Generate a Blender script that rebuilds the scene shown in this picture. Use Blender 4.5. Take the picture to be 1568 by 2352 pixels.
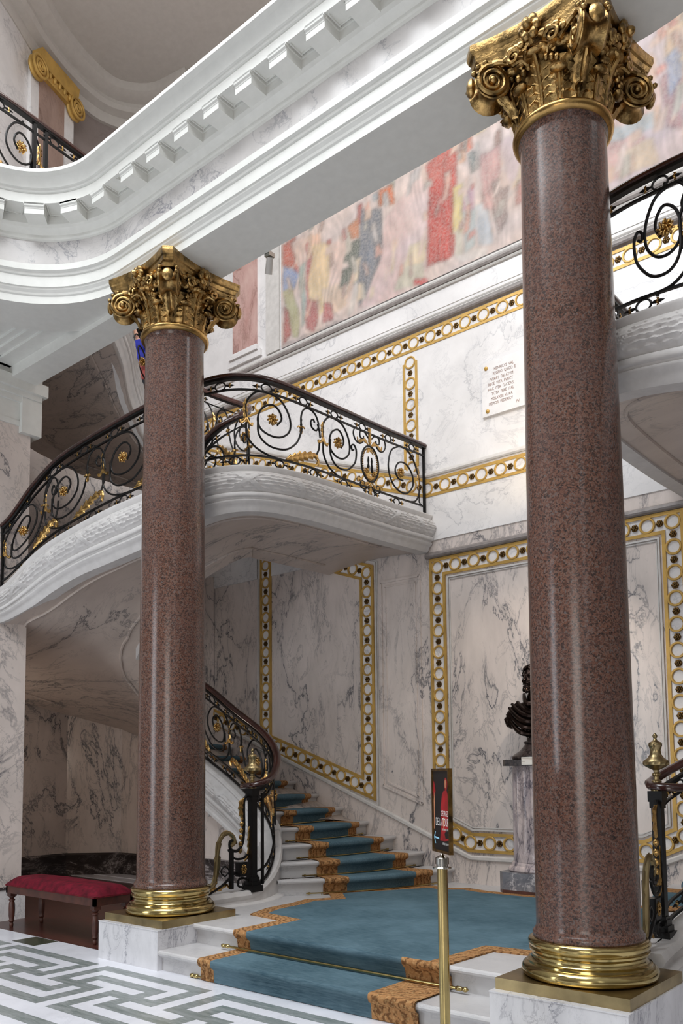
import bpy, math, random
from mathutils import Vector, Matrix, noise
random.seed(7)
SC=bpy.context.scene; COL=SC.collection
for o in list(bpy.data.objects): bpy.data.objects.remove(o)
PI=math.pi
# ------------------------------------------------------------------ camera
cam=bpy.data.cameras.new('camera'); camo=bpy.data.objects.new('camera',cam); COL.objects.link(camo)
F_PX,CY,YAW,PITCH,ROLL=1940.6,1618.85,-.698902,.0813816,-.00906074
fw=Vector((math.sin(YAW)*math.cos(PITCH),math.cos(YAW)*math.cos(PITCH),math.sin(PITCH)))
rt=Vector((math.cos(YAW),-math.sin(YAW),0)); up=rt.cross(fw)
r2=rt*math.cos(ROLL)+up*math.sin(ROLL); u2=up*math.cos(ROLL)-rt*math.sin(ROLL)
mw=Matrix.Identity(4)
for i in range(3): mw[i][0]=r2[i]; mw[i][1]=u2[i]; mw[i][2]=-fw[i]
mw[2][3]=1.6
camo.matrix_world=mw
cam.sensor_fit='VERTICAL'; cam.sensor_height=36; cam.sensor_width=24
cam.lens=36*F_PX/2352; cam.shift_y=(CY-1176)/2352; cam.clip_start=.05; cam.clip_end=100
SC.camera=camo
# ------------------------------------------------------------------ light
w=bpy.data.worlds.new('world'); SC.world=w; w.use_nodes=True
wb=w.node_tree.nodes['Background']; wb.inputs[0].default_value=(1,.955,.91,1); wb.inputs[1].default_value=WORLD_STRENGTH=0.55
# daylight from above through the glass roof; the hall around and below is much dimmer
wt=w.node_tree; tc=wt.nodes.new('ShaderNodeTexCoord'); sp_=wt.nodes.new('ShaderNodeSeparateXYZ'); wr=wt.nodes.new('ShaderNodeValToRGB')
wt.links.new(tc.outputs['Generated'],sp_.inputs[0]); mr=wt.nodes.new('ShaderNodeMapRange'); mr.inputs[1].default_value=-1; mr.inputs[2].default_value=1
wt.links.new(sp_.outputs[2],mr.inputs[0]); wt.links.new(mr.outputs[0],wr.inputs[0])
for i,(p_,c_) in enumerate([(.0,(.15,.13,.11,1)),(.5,(.19,.165,.14,1)),(.68,(.48,.47,.46,1)),(1,(1.0,1.03,1.08,1))]):
    e=wr.color_ramp.elements[i] if i<2 else wr.color_ramp.elements.new(p_); e.position=p_; e.color=c_
wt.links.new(wr.outputs[0],wb.inputs[0])
def area(name,loc,target,sx,sy,power,color=(1,1,1)):
    l=bpy.data.lights.new(name,'AREA'); l.shape='RECTANGLE'; l.size=sx; l.size_y=sy; l.energy=power; l.color=color
    o=bpy.data.objects.new(name,l); COL.objects.link(o); o.location=loc
    o.rotation_euler=(Vector(target)-Vector(loc)).to_track_quat('-Z','Y').to_euler(); return o
# glass roof of the winter garden, above and behind the camera; roof light over the stair well; tall windows of the hall and an added fill
area('winter_garden_roof',(-4.2,0.0,12.3),(-4.2,1.2,0),9,6.4,1420,(.94,.97,1))
area('stair_roof_light',(-4.2,5.9,12.4),(-4.2,7.6,6.0),6,1.6,120,(1,.99,.97))
area('hall_window_and_fill',(-8.2,-3.6,2.7),(-9.0,7.5,1.6),2.2,4.6,160,(.86,.93,1))
area('hall_window_and_fill',(4.2,-2.2,5.5),(-2,5.5,3.5),1.2,5,16,(.9,.95,1))
area('hall_window_and_fill',(.8,-5.2,2.6),(-9.5,7.2,1.4),3.2,4.2,170,(1,.95,.89))  # unseen fill added behind the camera to brighten the niche, not a window
pl_=bpy.data.lights.new('passage_fill','POINT'); pl_.energy=19; pl_.color=(1,.86,.72); pl_.shadow_soft_size=.12  # unseen warm point light added to brighten the niche under the stair
po_=bpy.data.objects.new('passage_fill',pl_); COL.objects.link(po_); po_.location=(-11.3,5.3,1.9)
area('stair_fill',(2.6,6.9,8.6),(-5.6,6.0,4.6),1.2,2.2,55,(.97,.98,1))  # unseen fill added to brighten the garland strings, not a real window
def spot(loc,target,power,size,color,blend=.6,r=.04):
    l=bpy.data.lights.new('wall_spot','SPOT'); l.energy=power; l.spot_size=size; l.spot_blend=blend; l.color=color; l.shadow_soft_size=r
    o=bpy.data.objects.new('wall_spot',l); COL.objects.link(o); o.location=loc
    o.rotation_euler=(Vector(target)-Vector(loc)).to_track_quat('-Z','Y').to_euler(); return o
spot((-3.6,7.55,5.0),(-4.2,8.46,5.5),34,1.9,(1,.78,.5))
spot((-3.2,6.6,3.9),(-4.3,8.4,2.0),75,1.45,(1,.86,.7))
SC.view_settings.view_transform='Standard'; SC.view_settings.look='None'; SC.view_settings.gamma=1
SC.view_settings.exposure=EXPOSURE=0.0; SC.view_settings.use_curve_mapping=False
# ------------------------------------------------------------------ mesh helpers
MIR=[False]                       # the right-hand stair is the mirror of the left-hand one about x = AX
AX=-4.17
def mx(p): return Vector((2*AX-p[0],p[1],p[2])) if MIR[0] else Vector(p)
class MB:
    def __init__(s): s.v=[]; s.f=[]; s.m=[]
    def add(s,vs,fs,mi=0):
        k=len(s.v); s.v.extend([tuple(v) for v in vs]); s.f.extend([tuple(i+k for i in f) for f in fs]); s.m.extend([mi]*len(fs)); return s
    def box(s,x0,x1,y0,y1,z0,z1,mi=0):
        return s.add([(x0,y0,z0),(x1,y0,z0),(x1,y1,z0),(x0,y1,z0),(x0,y0,z1),(x1,y0,z1),(x1,y1,z1),(x0,y1,z1)],
          [(0,3,2,1),(4,5,6,7),(0,1,5,4),(1,2,6,5),(2,3,7,6),(3,0,4,7)],mi)
    def prism(s,poly,z0,z1,mi=0,mtop=None):
        n=len(poly); A=sum(poly[i][0]*poly[(i+1)%n][1]-poly[(i+1)%n][0]*poly[i][1] for i in range(n))
        if A<0: poly=poly[::-1]
        s.add([(x,y,z0) for x,y in poly]+[(x,y,z1) for x,y in poly],[tuple(range(n))[::-1]]+[(i,(i+1)%n,(i+1)%n+n,i+n) for i in range(n)],mi)
        return s.add([(x,y,z1) for x,y in poly],[tuple(range(n))],mi if mtop is None else mtop)
    def grid(s,P,cu=False,cv=False,mi=0,flip=False,mf=None):
        n=len(P); m=len(P[0]); k=len(s.v)
        for r in P: s.v.extend([tuple(q) for q in r])
        for i in range(n if cu else n-1):
            for j in range(m if cv else m-1):
                a=i*m+j; b=((i+1)%n)*m+j; c=((i+1)%n)*m+(j+1)%m; d=i*m+(j+1)%m
                s.f.append(tuple(k+q for q in ((a,d,c,b) if flip else (a,b,c,d)))); s.m.append(mf(i,j) if mf else mi)
        return s
    def tube(s,path,r,n=6,cap=True,sq=None,upv=None):
        path=[Vector(p) for p in path]; N=len(path)
        if N<2: return s
        rs=r if isinstance(r,(list,tuple)) else [r]*N
        T=[(path[min(i+1,N-1)]-path[max(i-1,0)]).normalized() for i in range(N)]
        u=Vector(upv) if upv else (Vector((0,0,1)) if abs(T[0].z)<.9 else Vector((0,1,0)))
        P=[]
        for i in range(N):
            a=u-T[i]*u.dot(T[i])
            if a.length<1e-6: a=T[i].orthogonal()
            a.normalize(); b=T[i].cross(a); 
            if not upv: u=a
            P.append([path[i]+a*(math.cos(2*PI*j/n)*rs[i]*(sq if sq else 1))+b*(math.sin(2*PI*j/n)*rs[i]) for j in range(n)])
        s.grid(P,cv=True,flip=False)
        if cap:
            k=len(s.v)-N*n; s.f.append(tuple(k+j for j in range(n))); s.f.append(tuple(k+(N-1)*n+j for j in range(n))[::-1]); s.m+= [0,0]
        return s
    def lathe(s,prof,c=(0,0,0),n=24,sx=1,sy=1,fl=None,mi=0):
        P=[]
        for r,z in prof:
            row=[]
            for j in range(n):
                a=2*PI*j/n; rr=r*(fl(a,z) if fl else 1)
                row.append((c[0]+rr*math.cos(a)*sx,c[1]+rr*math.sin(a)*sy,c[2]+z))
            P.append(row)
        s.grid(P,cv=True,flip=True,mi=mi)
        k=len(s.v)-len(prof)*n
        s.f.append(tuple(k+j for j in range(n))[::-1]); s.f.append(tuple(k+(len(prof)-1)*n+j for j in range(n))); s.m+=[mi,mi]
        return s
    def ball(s,c,r,n=8,m=6,ax=None):
        c=Vector(c); r=Vector((r,r,r)) if not isinstance(r,(tuple,list,Vector)) else Vector(r)
        X,Y,Z=ax if ax else (Vector((1,0,0)),Vector((0,1,0)),Vector((0,0,1)))
        P=[]
        for i in range(m+1):
            t=PI*i/m; t=min(max(t,.02),PI-.02)
            P.append([c+X*(r.x*math.sin(t)*math.cos(2*PI*j/n))+Y*(r.y*math.sin(t)*math.sin(2*PI*j/n))+Z*(r.z*math.cos(t)) for j in range(n)])
        return s.grid(P,cv=True)
    def build(s,name,mat,parent=None,smooth=True,loc=None,angle=None):
        me=bpy.data.meshes.new(name)
        base=Vector(loc) if loc is not None else (Vector(parent.get('_b',(0,0,0))) if parent else Vector((0,0,0)))
        vs=[mx(v) for v in s.v]; fs=[f[::-1] for f in s.f] if MIR[0] else s.f
        me.from_pydata([v-base for v in vs],[],fs); 
        for m_ in (mat if isinstance(mat,(list,tuple)) else [mat]): me.materials.append(m_)
        me.polygons.foreach_set('material_index',s.m); me.polygons.foreach_set('use_smooth',[smooth]*len(fs))
        me.update()
        if smooth: me.set_sharp_from_angle(angle=angle or .7)
        o=bpy.data.objects.new(name,me); COL.objects.link(o)
        if parent:
            o.parent=parent
            if loc is not None: o.location=base-Vector(parent.get('_b',(0,0,0)))
        else: o.location=base
        if parent is not None or True: BASE[o.name]=base
        return o
BASE={}
def part(mb,name,mat,parent,smooth=True,angle=None):
    b=BASE[parent.name]; o=mb.build(name,mat,None,smooth,loc=b,angle=angle); o.parent=parent; o.location=(0,0,0); BASE[o.name]=b; return o
def tag(o,label,cat,group=None,kind=None):
    o['label']=label; o['category']=cat
    if group: o['group']=group
    o['kind']=kind or 'thing'
    return o
def thing(name,label,cat,loc,group=None):
    o=bpy.data.objects.new(name,None); o.empty_display_size=.1; COL.objects.link(o); l=mx(loc); o.location=l; BASE[o.name]=l
    return tag(o,label,cat,group)
def struct(mb,name,mat,smooth=False,angle=None):
    o=mb.build(name,mat,None,smooth,loc=(0,0,0),angle=angle); o['kind']='structure'; return o
def resample(pts,step):
    pts=[Vector(p) for p in pts]; out=[]
    # catmull-rom
    P=[pts[0]*2-pts[1]]+pts+[pts[-1]*2-pts[-2]]
    for i in range(1,len(P)-2):
        n=max(2,int((P[i+1]-P[i]).length/step))
        for k in range(n):
            t=k/n; a,b,c,d=P[i-1],P[i],P[i+1],P[i+2]
            out.append(.5*((2*b)+(c-a)*t+(2*a-5*b+4*c-d)*t*t+(3*b-a-3*c+d)*t**3))
    out.append(pts[-1]); return out
def normals2(path):
    out=[]
    for i in range(len(path)):
        t=path[min(i+1,len(path)-1)]-path[max(i-1,0)]; out.append(Vector((t.y,-t.x,0)).normalized())
    return out
def sweep(mb,path,prof,mi=0,flip=False,cap=True,closed=True):
    # prof: (offset along plan normal [right of travel], dz)
    N=normals2(path); P=[[path[i]+N[i]*d+Vector((0,0,z)) for d,z in prof] for i in range(len(path))]
    mb.grid(P,cv=closed,mi=mi,flip=flip)
    if cap and closed:
        n=len(prof); k=len(mb.v)-n*len(path)
        mb.f.append(tuple(k+j for j in range(n))); mb.f.append(tuple(k+(len(path)-1)*n+j for j in range(n))[::-1]); mb.m+=[mi,mi]
    return mb
# ------------------------------------------------------------------ materials
def lin(c):
    c=[x/255 for x in c]; return tuple(x/12.92 if x<=.04045 else ((x+.055)/1.055)**2.4 for x in c)+(1,)
class NT:
    def __init__(s,name,rough=.5,metal=0,spec=.5,coat=0):
        s.m=bpy.data.materials.new(name); s.m.use_nodes=True; s.t=s.m.node_tree; s.b=s.t.nodes['Principled BSDF']
        s.b.inputs['Roughness'].default_value=rough; s.b.inputs['Metallic'].default_value=metal
        s.b.inputs['Specular IOR Level'].default_value=spec; s.b.inputs['Coat Weight'].default_value=coat
        s.b.inputs['Coat Roughness'].default_value=.05
    def n(s,t,**k):
        nd=s.t.nodes.new(t)
        for a,b in k.items():
            if a.startswith('_'): nd.inputs[a[1:].replace('_',' ')].default_value=b
            else: setattr(nd,a,b)
        return nd
    def l(s,a,b): s.t.links.new(a,b)
    def coord(s,scale=(1,1,1),rot=(0,0,0)):
        tc=s.n('ShaderNodeTexCoord'); mp=s.n('ShaderNodeMapping'); mp.inputs['Scale'].default_value=scale; mp.inputs['Rotation'].default_value=rot
        s.l(tc.outputs['Object'],mp.inputs[0]); return mp.outputs[0]
    def noise(s,co,scale,detail=4,rough=.55,dist=0):
        n=s.n('ShaderNodeTexNoise'); n.inputs['Scale'].default_value=scale; n.inputs['Detail'].default_value=detail; n.inputs['Roughness'].default_value=rough; n.inputs['Distortion'].default_value=dist
        s.l(co,n.inputs['Vector']); return n
    def ramp(s,f,stops):
        r=s.n('ShaderNodeValToRGB'); e=r.color_ramp.elements
        while len(e)<len(stops): e.new(.5)
        for i,(p,c) in enumerate(stops): e[i].position=p; e[i].color=c
        s.l(f,r.inputs[0]); return r.outputs[0]
    def mix(s,f,a,b,mode='MIX'):
        n=s.n('ShaderNodeMix',data_type='RGBA',blend_type=mode)
        if hasattr(f,'is_linked') or hasattr(f,'links'): s.l(f,n.inputs[0])
        else: n.inputs[0].default_value=f
        for q,i in ((a,6),(b,7)):
            if isinstance(q,tuple): n.inputs[i].default_value=q
            else: s.l(q,n.inputs[i])
        return n.outputs[2]
    def math(s,op,a,b=0.):
        n=s.n('ShaderNodeMath',operation=op)
        for q,i in ((a,0),(b,1)):
            if isinstance(q,(int,float)): n.inputs[i].default_value=q
            else: s.l(q,n.inputs[i])
        return n.outputs[0]
    def color(s,c):
        if isinstance(c,tuple): s.b.inputs['Base Color'].default_value=c
        else: s.l(c,s.b.inputs['Base Color'])
    def bump(s,h,st=.2,dist=.01):
        b=s.n('ShaderNodeBump'); b.inputs['Strength'].default_value=st; b.inputs['Distance'].default_value=dist
        s.l(h,b.inputs['Height']); s.l(b.outputs[0],s.b.inputs['Normal'])
def W(v): return (v,v,v,1)
def marble(name,base,vein,scale=1.,rot=(0,.6,.5),amount=.8,rough=.22,cloud=None,stretch=(1,1,1),width=.06):
    t=NT(name,rough=rough); co=t.coord(stretch,rot)
    def ridge(sc,det,ro,di,k,seed):
        mp=t.n('ShaderNodeMapping'); mp.inputs['Location'].default_value=(seed,seed*.7,seed*1.3); t.l(co,mp.inputs[0])
        n=t.noise(mp.outputs[0],sc,det,ro,di); x=t.math('ABSOLUTE',t.math('SUBTRACT',n.outputs[0],.5))
        return t.ramp(x,[(0,W(1)),(k*.35,W(.55)),(k,W(0))])
    v1=ridge(.75*scale,9,.62,.55,width*.22,1.); v2=ridge(1.9*scale,10,.68,.9,width*.30,5.)
    near=ridge(.75*scale,4,.5,.5,.11,1.)
    msk=t.noise(co,.55*scale,3,.6); mk=t.ramp(msk.outputs[0],[(.42,W(0)),(.6,W(1))]); mk2=t.ramp(msk.outputs[0],[(.34,W(.1)),(.55,W(1))])
    s_=t.math('MAXIMUM',t.math('MULTIPLY',v1,mk2),t.math('MULTIPLY',t.math('MULTIPLY',v2,t.math('MAXIMUM',near,t.math('MULTIPLY',mk,.7))),.75))
    halo=t.math('MULTIPLY',t.math('MULTIPLY',near,mk2),.16); s_=t.math('MULTIPLY',t.math('MAXIMUM',s_,halo),amount)
    cl=t.noise(co,2.1*scale,5,.6); bc=t.mix(t.ramp(cl.outputs[0],[(.35,W(0)),(.75,W(1))]),lin(base),lin(cloud or tuple(int(x*.93) for x in base)))
    t.color(t.mix(s_,bc,lin(vein))); return t.m
M={}
M['wall_up']=marble('white_marble',(236,233,232),(150,150,156),1.0,amount=.55)
M['wall_low']=marble('grey_veined_marble',(224,212,205),(82,84,92),1.2,rot=(0,.7,0),amount=1.,stretch=(2.0,1,.75),width=.08)  # warm tint puts the warmth of the shade into the marble colour
M['wall_frieze']=marble('frieze_marble',(214,210,208),(130,130,138),1.5,amount=.95,rough=.25)
M['soffit']=marble('soffit_marble',(200,186,176),(74,76,80),.9,rot=(.2,.1,.4),amount=.9,stretch=(.6,1.7,1.4),rough=.35,width=.07)  # warmed too, so the shade under the stair is partly in the colour
M['floor_white']=marble('white_floor_marble',(232,233,240),(190,192,202),1.3,amount=.4,rough=.25)
M['floor_grey']=marble('grey_green_floor_marble',(146,152,152),(205,208,206),2.2,rot=(0,0,.8),amount=.35,cloud=(98,110,106),rough=.25,stretch=(1,5,1))
M['floor_green']=marble('dark_green_marble',(60,66,52),(104,112,90),5,amount=.8,rough=.2)
M['plinth']=marble('plinth_marble',(222,221,224),(120,120,132),2.6,rot=(.2,.8,.3),amount=.95,stretch=(1.3,1.3,.7))
M['step']=marble('step_marble',(200,198,198),(150,150,154),1.6,amount=.45,rough=.3)
M['black']=marble('black_veined_marble',(52,46,46),(200,190,188),2.2,rot=(.1,.2,.1),amount=.75,rough=.12,stretch=(.7,.7,1.6),width=.08)
M['pink']=marble('pink_veined_marble',(204,172,164),(134,96,88),1.6,rot=(.1,.4,.2),amount=.9,cloud=(182,140,132),stretch=(1.3,1.3,.6),width=.1)
M['pink_dark']=marble('brown_veined_marble',(168,142,130),(98,76,68),1.6,rot=(.1,.4,.2),amount=.9,cloud=(146,122,112),stretch=(1.3,1.3,.6),width=.1)
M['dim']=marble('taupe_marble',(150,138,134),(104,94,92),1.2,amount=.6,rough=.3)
M['pedestal']=marble('violet_grey_marble',(206,190,186),(64,62,76),3.0,rot=(.4,.2,.1),amount=1.,cloud=(150,140,146),stretch=(1.4,1.4,.6),width=.13)
M['pedestal_base']=marble('dark_grey_marble',(120,120,126),(206,200,200),3.4,amount=.9,cloud=(84,84,92),width=.13)
def plain(name,c,rough=.5,metal=0,bump=0,bs=60,var=.06,coat=0,spec=.5):
    t=NT(name,rough=rough,metal=metal,coat=coat,spec=spec); co=t.coord(); n=t.noise(co,bs*.2 if bs>20 else bs,5)
    c2=tuple(max(0,int(x*(1-var*2))) for x in c); t.color(t.mix(t.ramp(n.outputs[0],[(.3,W(0)),(.7,W(1))]),lin(c),lin(c2)))
    if bump: t.bump(t.noise(co,bs,5).outputs[0],bump,.005)
    return t.m
M['plaster']=plain('white_plaster',(222,222,217),.45,var=.015)
M['plaster_grey']=plain('warm_grey_plaster',(198,193,187),.6,var=.02)
M['carved']=plain('carved_white_stone',(214,211,209),.5,bump=.1,var=.03)
M['stone']=plain('pale_stone_moulding',(212,208,204),.45,var=.04)
M['grey_roll']=plain('grey_moulding',(150,142,138),.35,var=.1)
M['iron']=plain('black_wrought_iron',(26,24,24),.38,metal=.5,bump=.1)
M['iron_brown']=M['iron']
M['rail']=plain('dark_mahogany',(70,36,30),.22,bs=30,var=.2,coat=.4)
M['gold']=plain('gilded_bronze',(208,168,104),.27,metal=1,bump=.25,bs=40,var=.12)
M['brass']=plain('polished_brass',(200,178,120),.15,metal=1,bump=.03,bs=25,var=.1)
M['brass_satin']=plain('satin_brass',(180,160,118),.32,metal=1,bump=.05,bs=30,var=.12)
M['capital']=plain('antique_gilding',(206,168,108),.3,metal=1,bump=.5,bs=70,var=.3)
M['gilt']=plain('ochre_gilding',(214,172,92),.42,metal=.35,bump=.08,bs=30,var=.08)
M['gilt_dark']=plain('dark_gilt_rosette',(140,106,56),.3,metal=.8,bump=.3,bs=80,var=.3)
M['bronze']=plain('dark_bronze',(56,42,36),.24,metal=.85,bump=.15,bs=40,var=.2)
M['velvet']=plain('crimson_velvet',(118,18,40),.75,bs=14,var=.22,spec=.2)
M['walnut']=plain('brown_walnut',(92,52,40),.35,bs=40,var=.2)
M['steel']=plain('chrome',(190,188,180),.12,metal=1,var=.05)
M['black_frame']=plain('black_frame',(24,24,26),.3)
M['card']=plain('white_card',(226,222,214),.6,var=.02)
M['blue_cloth']=plain('cobalt_blue_cloth',(26,36,150),.8,bs=8,var=.15)
M['pink_cloth']=plain('salmon_cloth',(190,96,92),.8,bs=8,var=.15)
M['dark_cloth']=plain('black_cloth',(22,24,32),.8,bs=8)
M['skin']=plain('skin',(200,150,126),.5,var=.04)
M['hair']=plain('brown_hair',(60,42,32),.6,bs=60,var=.2)
M['letters']=plain('brown_letters',(150,112,92),.6,var=.15)
M['white_ink']=plain('white_ink',(228,226,222),.5,var=.01)
M['blue_ink']=plain('light_blue_ink',(150,206,232),.5,var=.01)
M['red_ink']=plain('red_print',(176,30,38),.35,var=.2,bs=10)
M['pale_ink']=plain('warm_print',(222,150,110),.35,var=.2,bs=10)
M['porphyry']=plain('dark_speckled_stone',(70,60,58),.25,bs=200,var=.4)
# granite
t=NT('red_brown_granite',rough=.21); co=t.coord()
dn=t.noise(co,18,3); mv=t.n('ShaderNodeMix',data_type='RGBA',blend_type='LINEAR_LIGHT'); mv.inputs[0].default_value=.02; t.l(co,mv.inputs[6]); t.l(dn.outputs['Color'],mv.inputs[7])
vo=t.n('ShaderNodeTexVoronoi'); vo.inputs['Scale'].default_value=105; t.l(mv.outputs[2],vo.inputs['Vector'])
sep=t.n('ShaderNodeSeparateColor'); t.l(vo.outputs['Color'],sep.inputs[0])
n2=t.noise(co,66,5,.7,.5); v=t.math('ADD',t.math('MULTIPLY',sep.outputs[0],.45),t.math('MULTIPLY',n2.outputs[0],.75))
base=t.ramp(v,[(.30,lin((34,30,31))),(.42,lin((62,48,42))),(.52,lin((90,60,49))),(.66,lin((112,76,61))),(.80,lin((108,90,82))),(.9,lin((92,88,88)))])
base.node.color_ramp.interpolation='LINEAR'
n3=t.noise(co,3,3); base=t.mix(t.ramp(n3.outputs[0],[(.35,W(0)),(.7,W(.35))]),base,lin((92,76,74)))
n4=t.noise(co,92,4,.75,1.); base=t.mix(t.ramp(n4.outputs[0],[(.565,W(0)),(.62,W(.9))]),base,lin((30,28,30)))
t.color(base); M['granite']=t.m
# carpet
def carpet(name,c1,c2,stretch=(3,30,30)):
    t=NT(name,rough=.95,spec=.1); co=t.coord(stretch); a=t.noise(co,3,6,.7); b=t.noise(t.coord(),1.4,4,.6)
    c=t.mix(t.ramp(a.outputs[0],[(.3,W(0)),(.75,W(1))]),lin(c1),lin(c2)); c=t.mix(t.ramp(b.outputs[0],[(.4,W(0)),(.7,W(.4))]),c,lin(tuple(min(255,int(x*1.25)) for x in c2)))
    t.color(c); t.bump(t.noise(t.coord(),260,3).outputs[0],.5,.004)
    t.b.inputs['Sheen Weight'].default_value=.15; t.b.inputs['Sheen Roughness'].default_value=.4; t.b.inputs['Sheen Tint'].default_value=lin((120,180,200)); return t.m
M['carpet']=carpet('teal_carpet',(48,72,84),(96,118,128),(2.5,26,26))
t=NT('rust_carpet_border',rough=.95,spec=.1); co=t.coord()
wv=t.n('ShaderNodeTexWave',wave_type='RINGS',rings_direction='Z'); wv.inputs['Scale'].default_value=7; wv.inputs['Distortion'].default_value=9; wv.inputs['Detail'].default_value=3; wv.inputs['Detail Scale'].default_value=2.2; t.l(co,wv.inputs['Vector'])
nz=t.noise(co,60,4); cc=t.mix(t.ramp(wv.outputs['Fac'],[(.1,W(1)),(.45,W(.2)),(.8,W(0))]),lin((168,124,82)),lin((112,78,50)))
cc=t.mix(t.ramp(nz.outputs[0],[(.5,W(0)),(.75,W(.6))]),cc,lin((214,180,128))); t.color(cc); t.bump(nz.outputs[0],.5,.004); M['border']=t.m
# wood floor
t=NT('dark_red_wood_floor',rough=.28); co=t.coord((1,1,1)); br=t.n('ShaderNodeTexBrick'); br.inputs['Scale'].default_value=2.4; br.inputs['Mortar Size'].default_value=.006; br.inputs['Color1'].default_value=lin((84,42,34)); br.inputs['Color2'].default_value=lin((66,34,30)); br.inputs['Mortar'].default_value=lin((28,16,14)); br.inputs['Brick Width'].default_value=1.4; br.inputs['Row Height'].default_value=.26
t.l(co,br.inputs['Vector']); g=t.noise(t.coord((2,26,2)),2,5); t.color(t.mix(t.ramp(g.outputs[0],[(.35,W(0)),(.7,W(.5))]),br.outputs[0],lin((48,24,20)))); M['wood']=t.m
# ------------------------------------------------------------------ floor and landing
YW=8.46          # back wall plane
ZL=.33           # landing height
mb=MB(); mb.box(-14,5,-6,4.63,-.2,0); mb.m=[0]*len(mb.f)
fl=struct(mb,'floor',M['floor_white'])
# meander inlay, a few tenths of a millimetre proud of the white slabs
U={0:set(range(0,11)),1:{0,10},2:{0,2,3,4,5,6,7,8,10},3:{0,2,8,10},4:{0,1,2,3,4,8,9,10}}
def key(r,c):
    return (r in U and c%12 in U[r]) or ((8-r) in U and (4-c)%12 in U[8-r])
mb=MB(); cu,ru=.1205,.1123
for r in range(9):
    c=-40
    while c<38:
        if key(r,c):
            e=c
            while key(r,e+1): e+=1
            x0=-6.215+c*cu; x1=-6.215+(e+1)*cu; y1=4.297-r*ru; y0=y1-ru
            mb.box(x0,x1,y0,y1,-.002,.0012); c=e+1
        else: c+=1
for (y0,y1) in ((2.99,3.11),(2.2,2.32),(1.5,2.08)): mb.box(-11,-1.0,y0,y1,-.002,.0012)
o=mb.build('meander_inlay',M['floor_grey']); o.parent=fl; 
mb=MB().box(-7.9,-7.5,4.36,4.62,-.002,.0015); o=mb.build('green_inlay',M['floor_green']); o.parent=fl
mb=MB(); mb.box(-14,-5.7,4.63,8.6,-.2,.0); struct(mb,'floor_passage',M['wood'])
mb=MB(); mb.box(-13,-5.9,7.75,8.0,0,.012); mb.box(-13,-5.9,8.0,8.3,0,.02); struct(mb,'floor_border',M['floor_white'])
mb=MB(); mb.box(-2.64,5,4.63,8.6,-.2,.0); struct(mb,'floor_right',M['floor_white'])
# landing and the two front steps
CURB=[(-6.30,5.42,.45),(-6.26,5.7,.455),(-6.24,5.97,.47),(-6.31,6.27,.60),(-6.46,6.52,.80),(-6.68,6.70,1.02),(-6.98,6.82,1.20),(-7.45,6.90,1.48),(-8.07,6.95,1.80),(-8.9,6.97,2.2)]
def slab(name,poly,z0,z1,nose_y,x0,x1,mat):
    mb=MB(); mb.prism(poly,z0,z1-.0505); 
    # bullnosed tread
    prof=[(0,-.05),(.0,-.044),(-.022,-.044),(-.034,-.036),(-.04,-.022),(-.036,-.008),(-.024,0),(.4,0)]
    P=[[(x,nose_y+.04+d,z1+dz) for d,dz in prof] for x in (x0,x0+.02,x1-.02,x1)]
    mb.grid(P,flip=True)
    for k,x in ((0,x0),(1,x1)): mb.add([(x,nose_y+.04+d,z1+dz) for d,dz in prof]+[(x,nose_y+.44,z1-.05)],[tuple(range(9)) if k else tuple(range(9))[::-1]])
    mb.prism([(x,y) for x,y in poly if True],z1-.05,z1-.0005)
    return struct(mb,name,mat,smooth=True,angle=.5)
front=thing('entrance_steps','pale veined marble entrance steps between the two red granite columns','steps',(-4.17,4.9,0))
def nosed(x0,x1,yn,yb,z0,z1,name,parent):
    mb=MB(); mb.box(x0+.01,x1-.01,yn+.045,yb,z0,z1-.045)
    prof=[(.05,-.062),(.03,-.06),(.03,-.048),(.012,-.046),(.0,-.036),(-.004,-.022),(0,-.01),(.012,0),(yb-yn,0),(yb-yn,-.045)]
    mb.grid([[(x,yn+d,z1+dz) for d,dz in prof] for x in (x0,x1)],flip=True)
    mb.add([(x0,yn+d,z1+dz) for d,dz in prof],[tuple(range(10))]); mb.add([(x1,yn+d,z1+dz) for d,dz in prof],[tuple(range(10))[::-1]])
    return part(mb,name,M['step'],parent,True,.5)
nosed(-5.735,-2.605,4.44,4.95,0,.165,'step',front); nosed(-5.735,-2.605,4.815,5.4,.165,ZL,'step',front)
poly=[(-5.735,5.38)]+[(x+.02,y) for x,y,z in CURB[:6]]+[(-6.7,8.46)]
poly=poly+[(2*AX-x,y) for x,y in poly[::-1]]
mb=MB().prism(poly,.0,ZL-.0004); struct(mb,'floor_landing',M['step'])
for sg in (False,True):
    MIR[0]=sg
    mb=MB().prism([(-6.28,5.36),(-7.3,5.36),(-8.35,6.94),(-6.7,6.94),(-6.25,6.3)],0,ZL-.001); struct(mb,'floor_landing_side',M['step'])
    mb=MB(); cp=[(-6.62,6.66),(-6.98,6.86),(-7.45,6.94),(-8.45,6.99),(-8.45,7.2),(-7.4,7.2),(-6.9,7.1),(-6.55,6.9)]; mb.prism(cp,ZL,.62)
    q=[(x,y,z-.50) for x,y,z in CURB[5:9]]+[(-8.45,6.97,1.48)]
    P=[[Vector((x,y+.03,ZL)),Vector((x,y+.03,z+.05)),Vector((x,y+.25,z+.05)),Vector((x,y+.25,ZL))] for x,y,z in q]; mb.grid(P,cv=True); struct(mb,'wall_spandrel',M['wall_low'])
    mb=MB(); sweep(mb,[Vector((x,y+.03,0)) for x,y,z in q][::-1],[(0,ZL),(.03,ZL),(.03,ZL+.24),(0,ZL+.25)]); struct(mb,'baseboard_spandrel',M['black'])
MIR[0]=False
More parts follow.
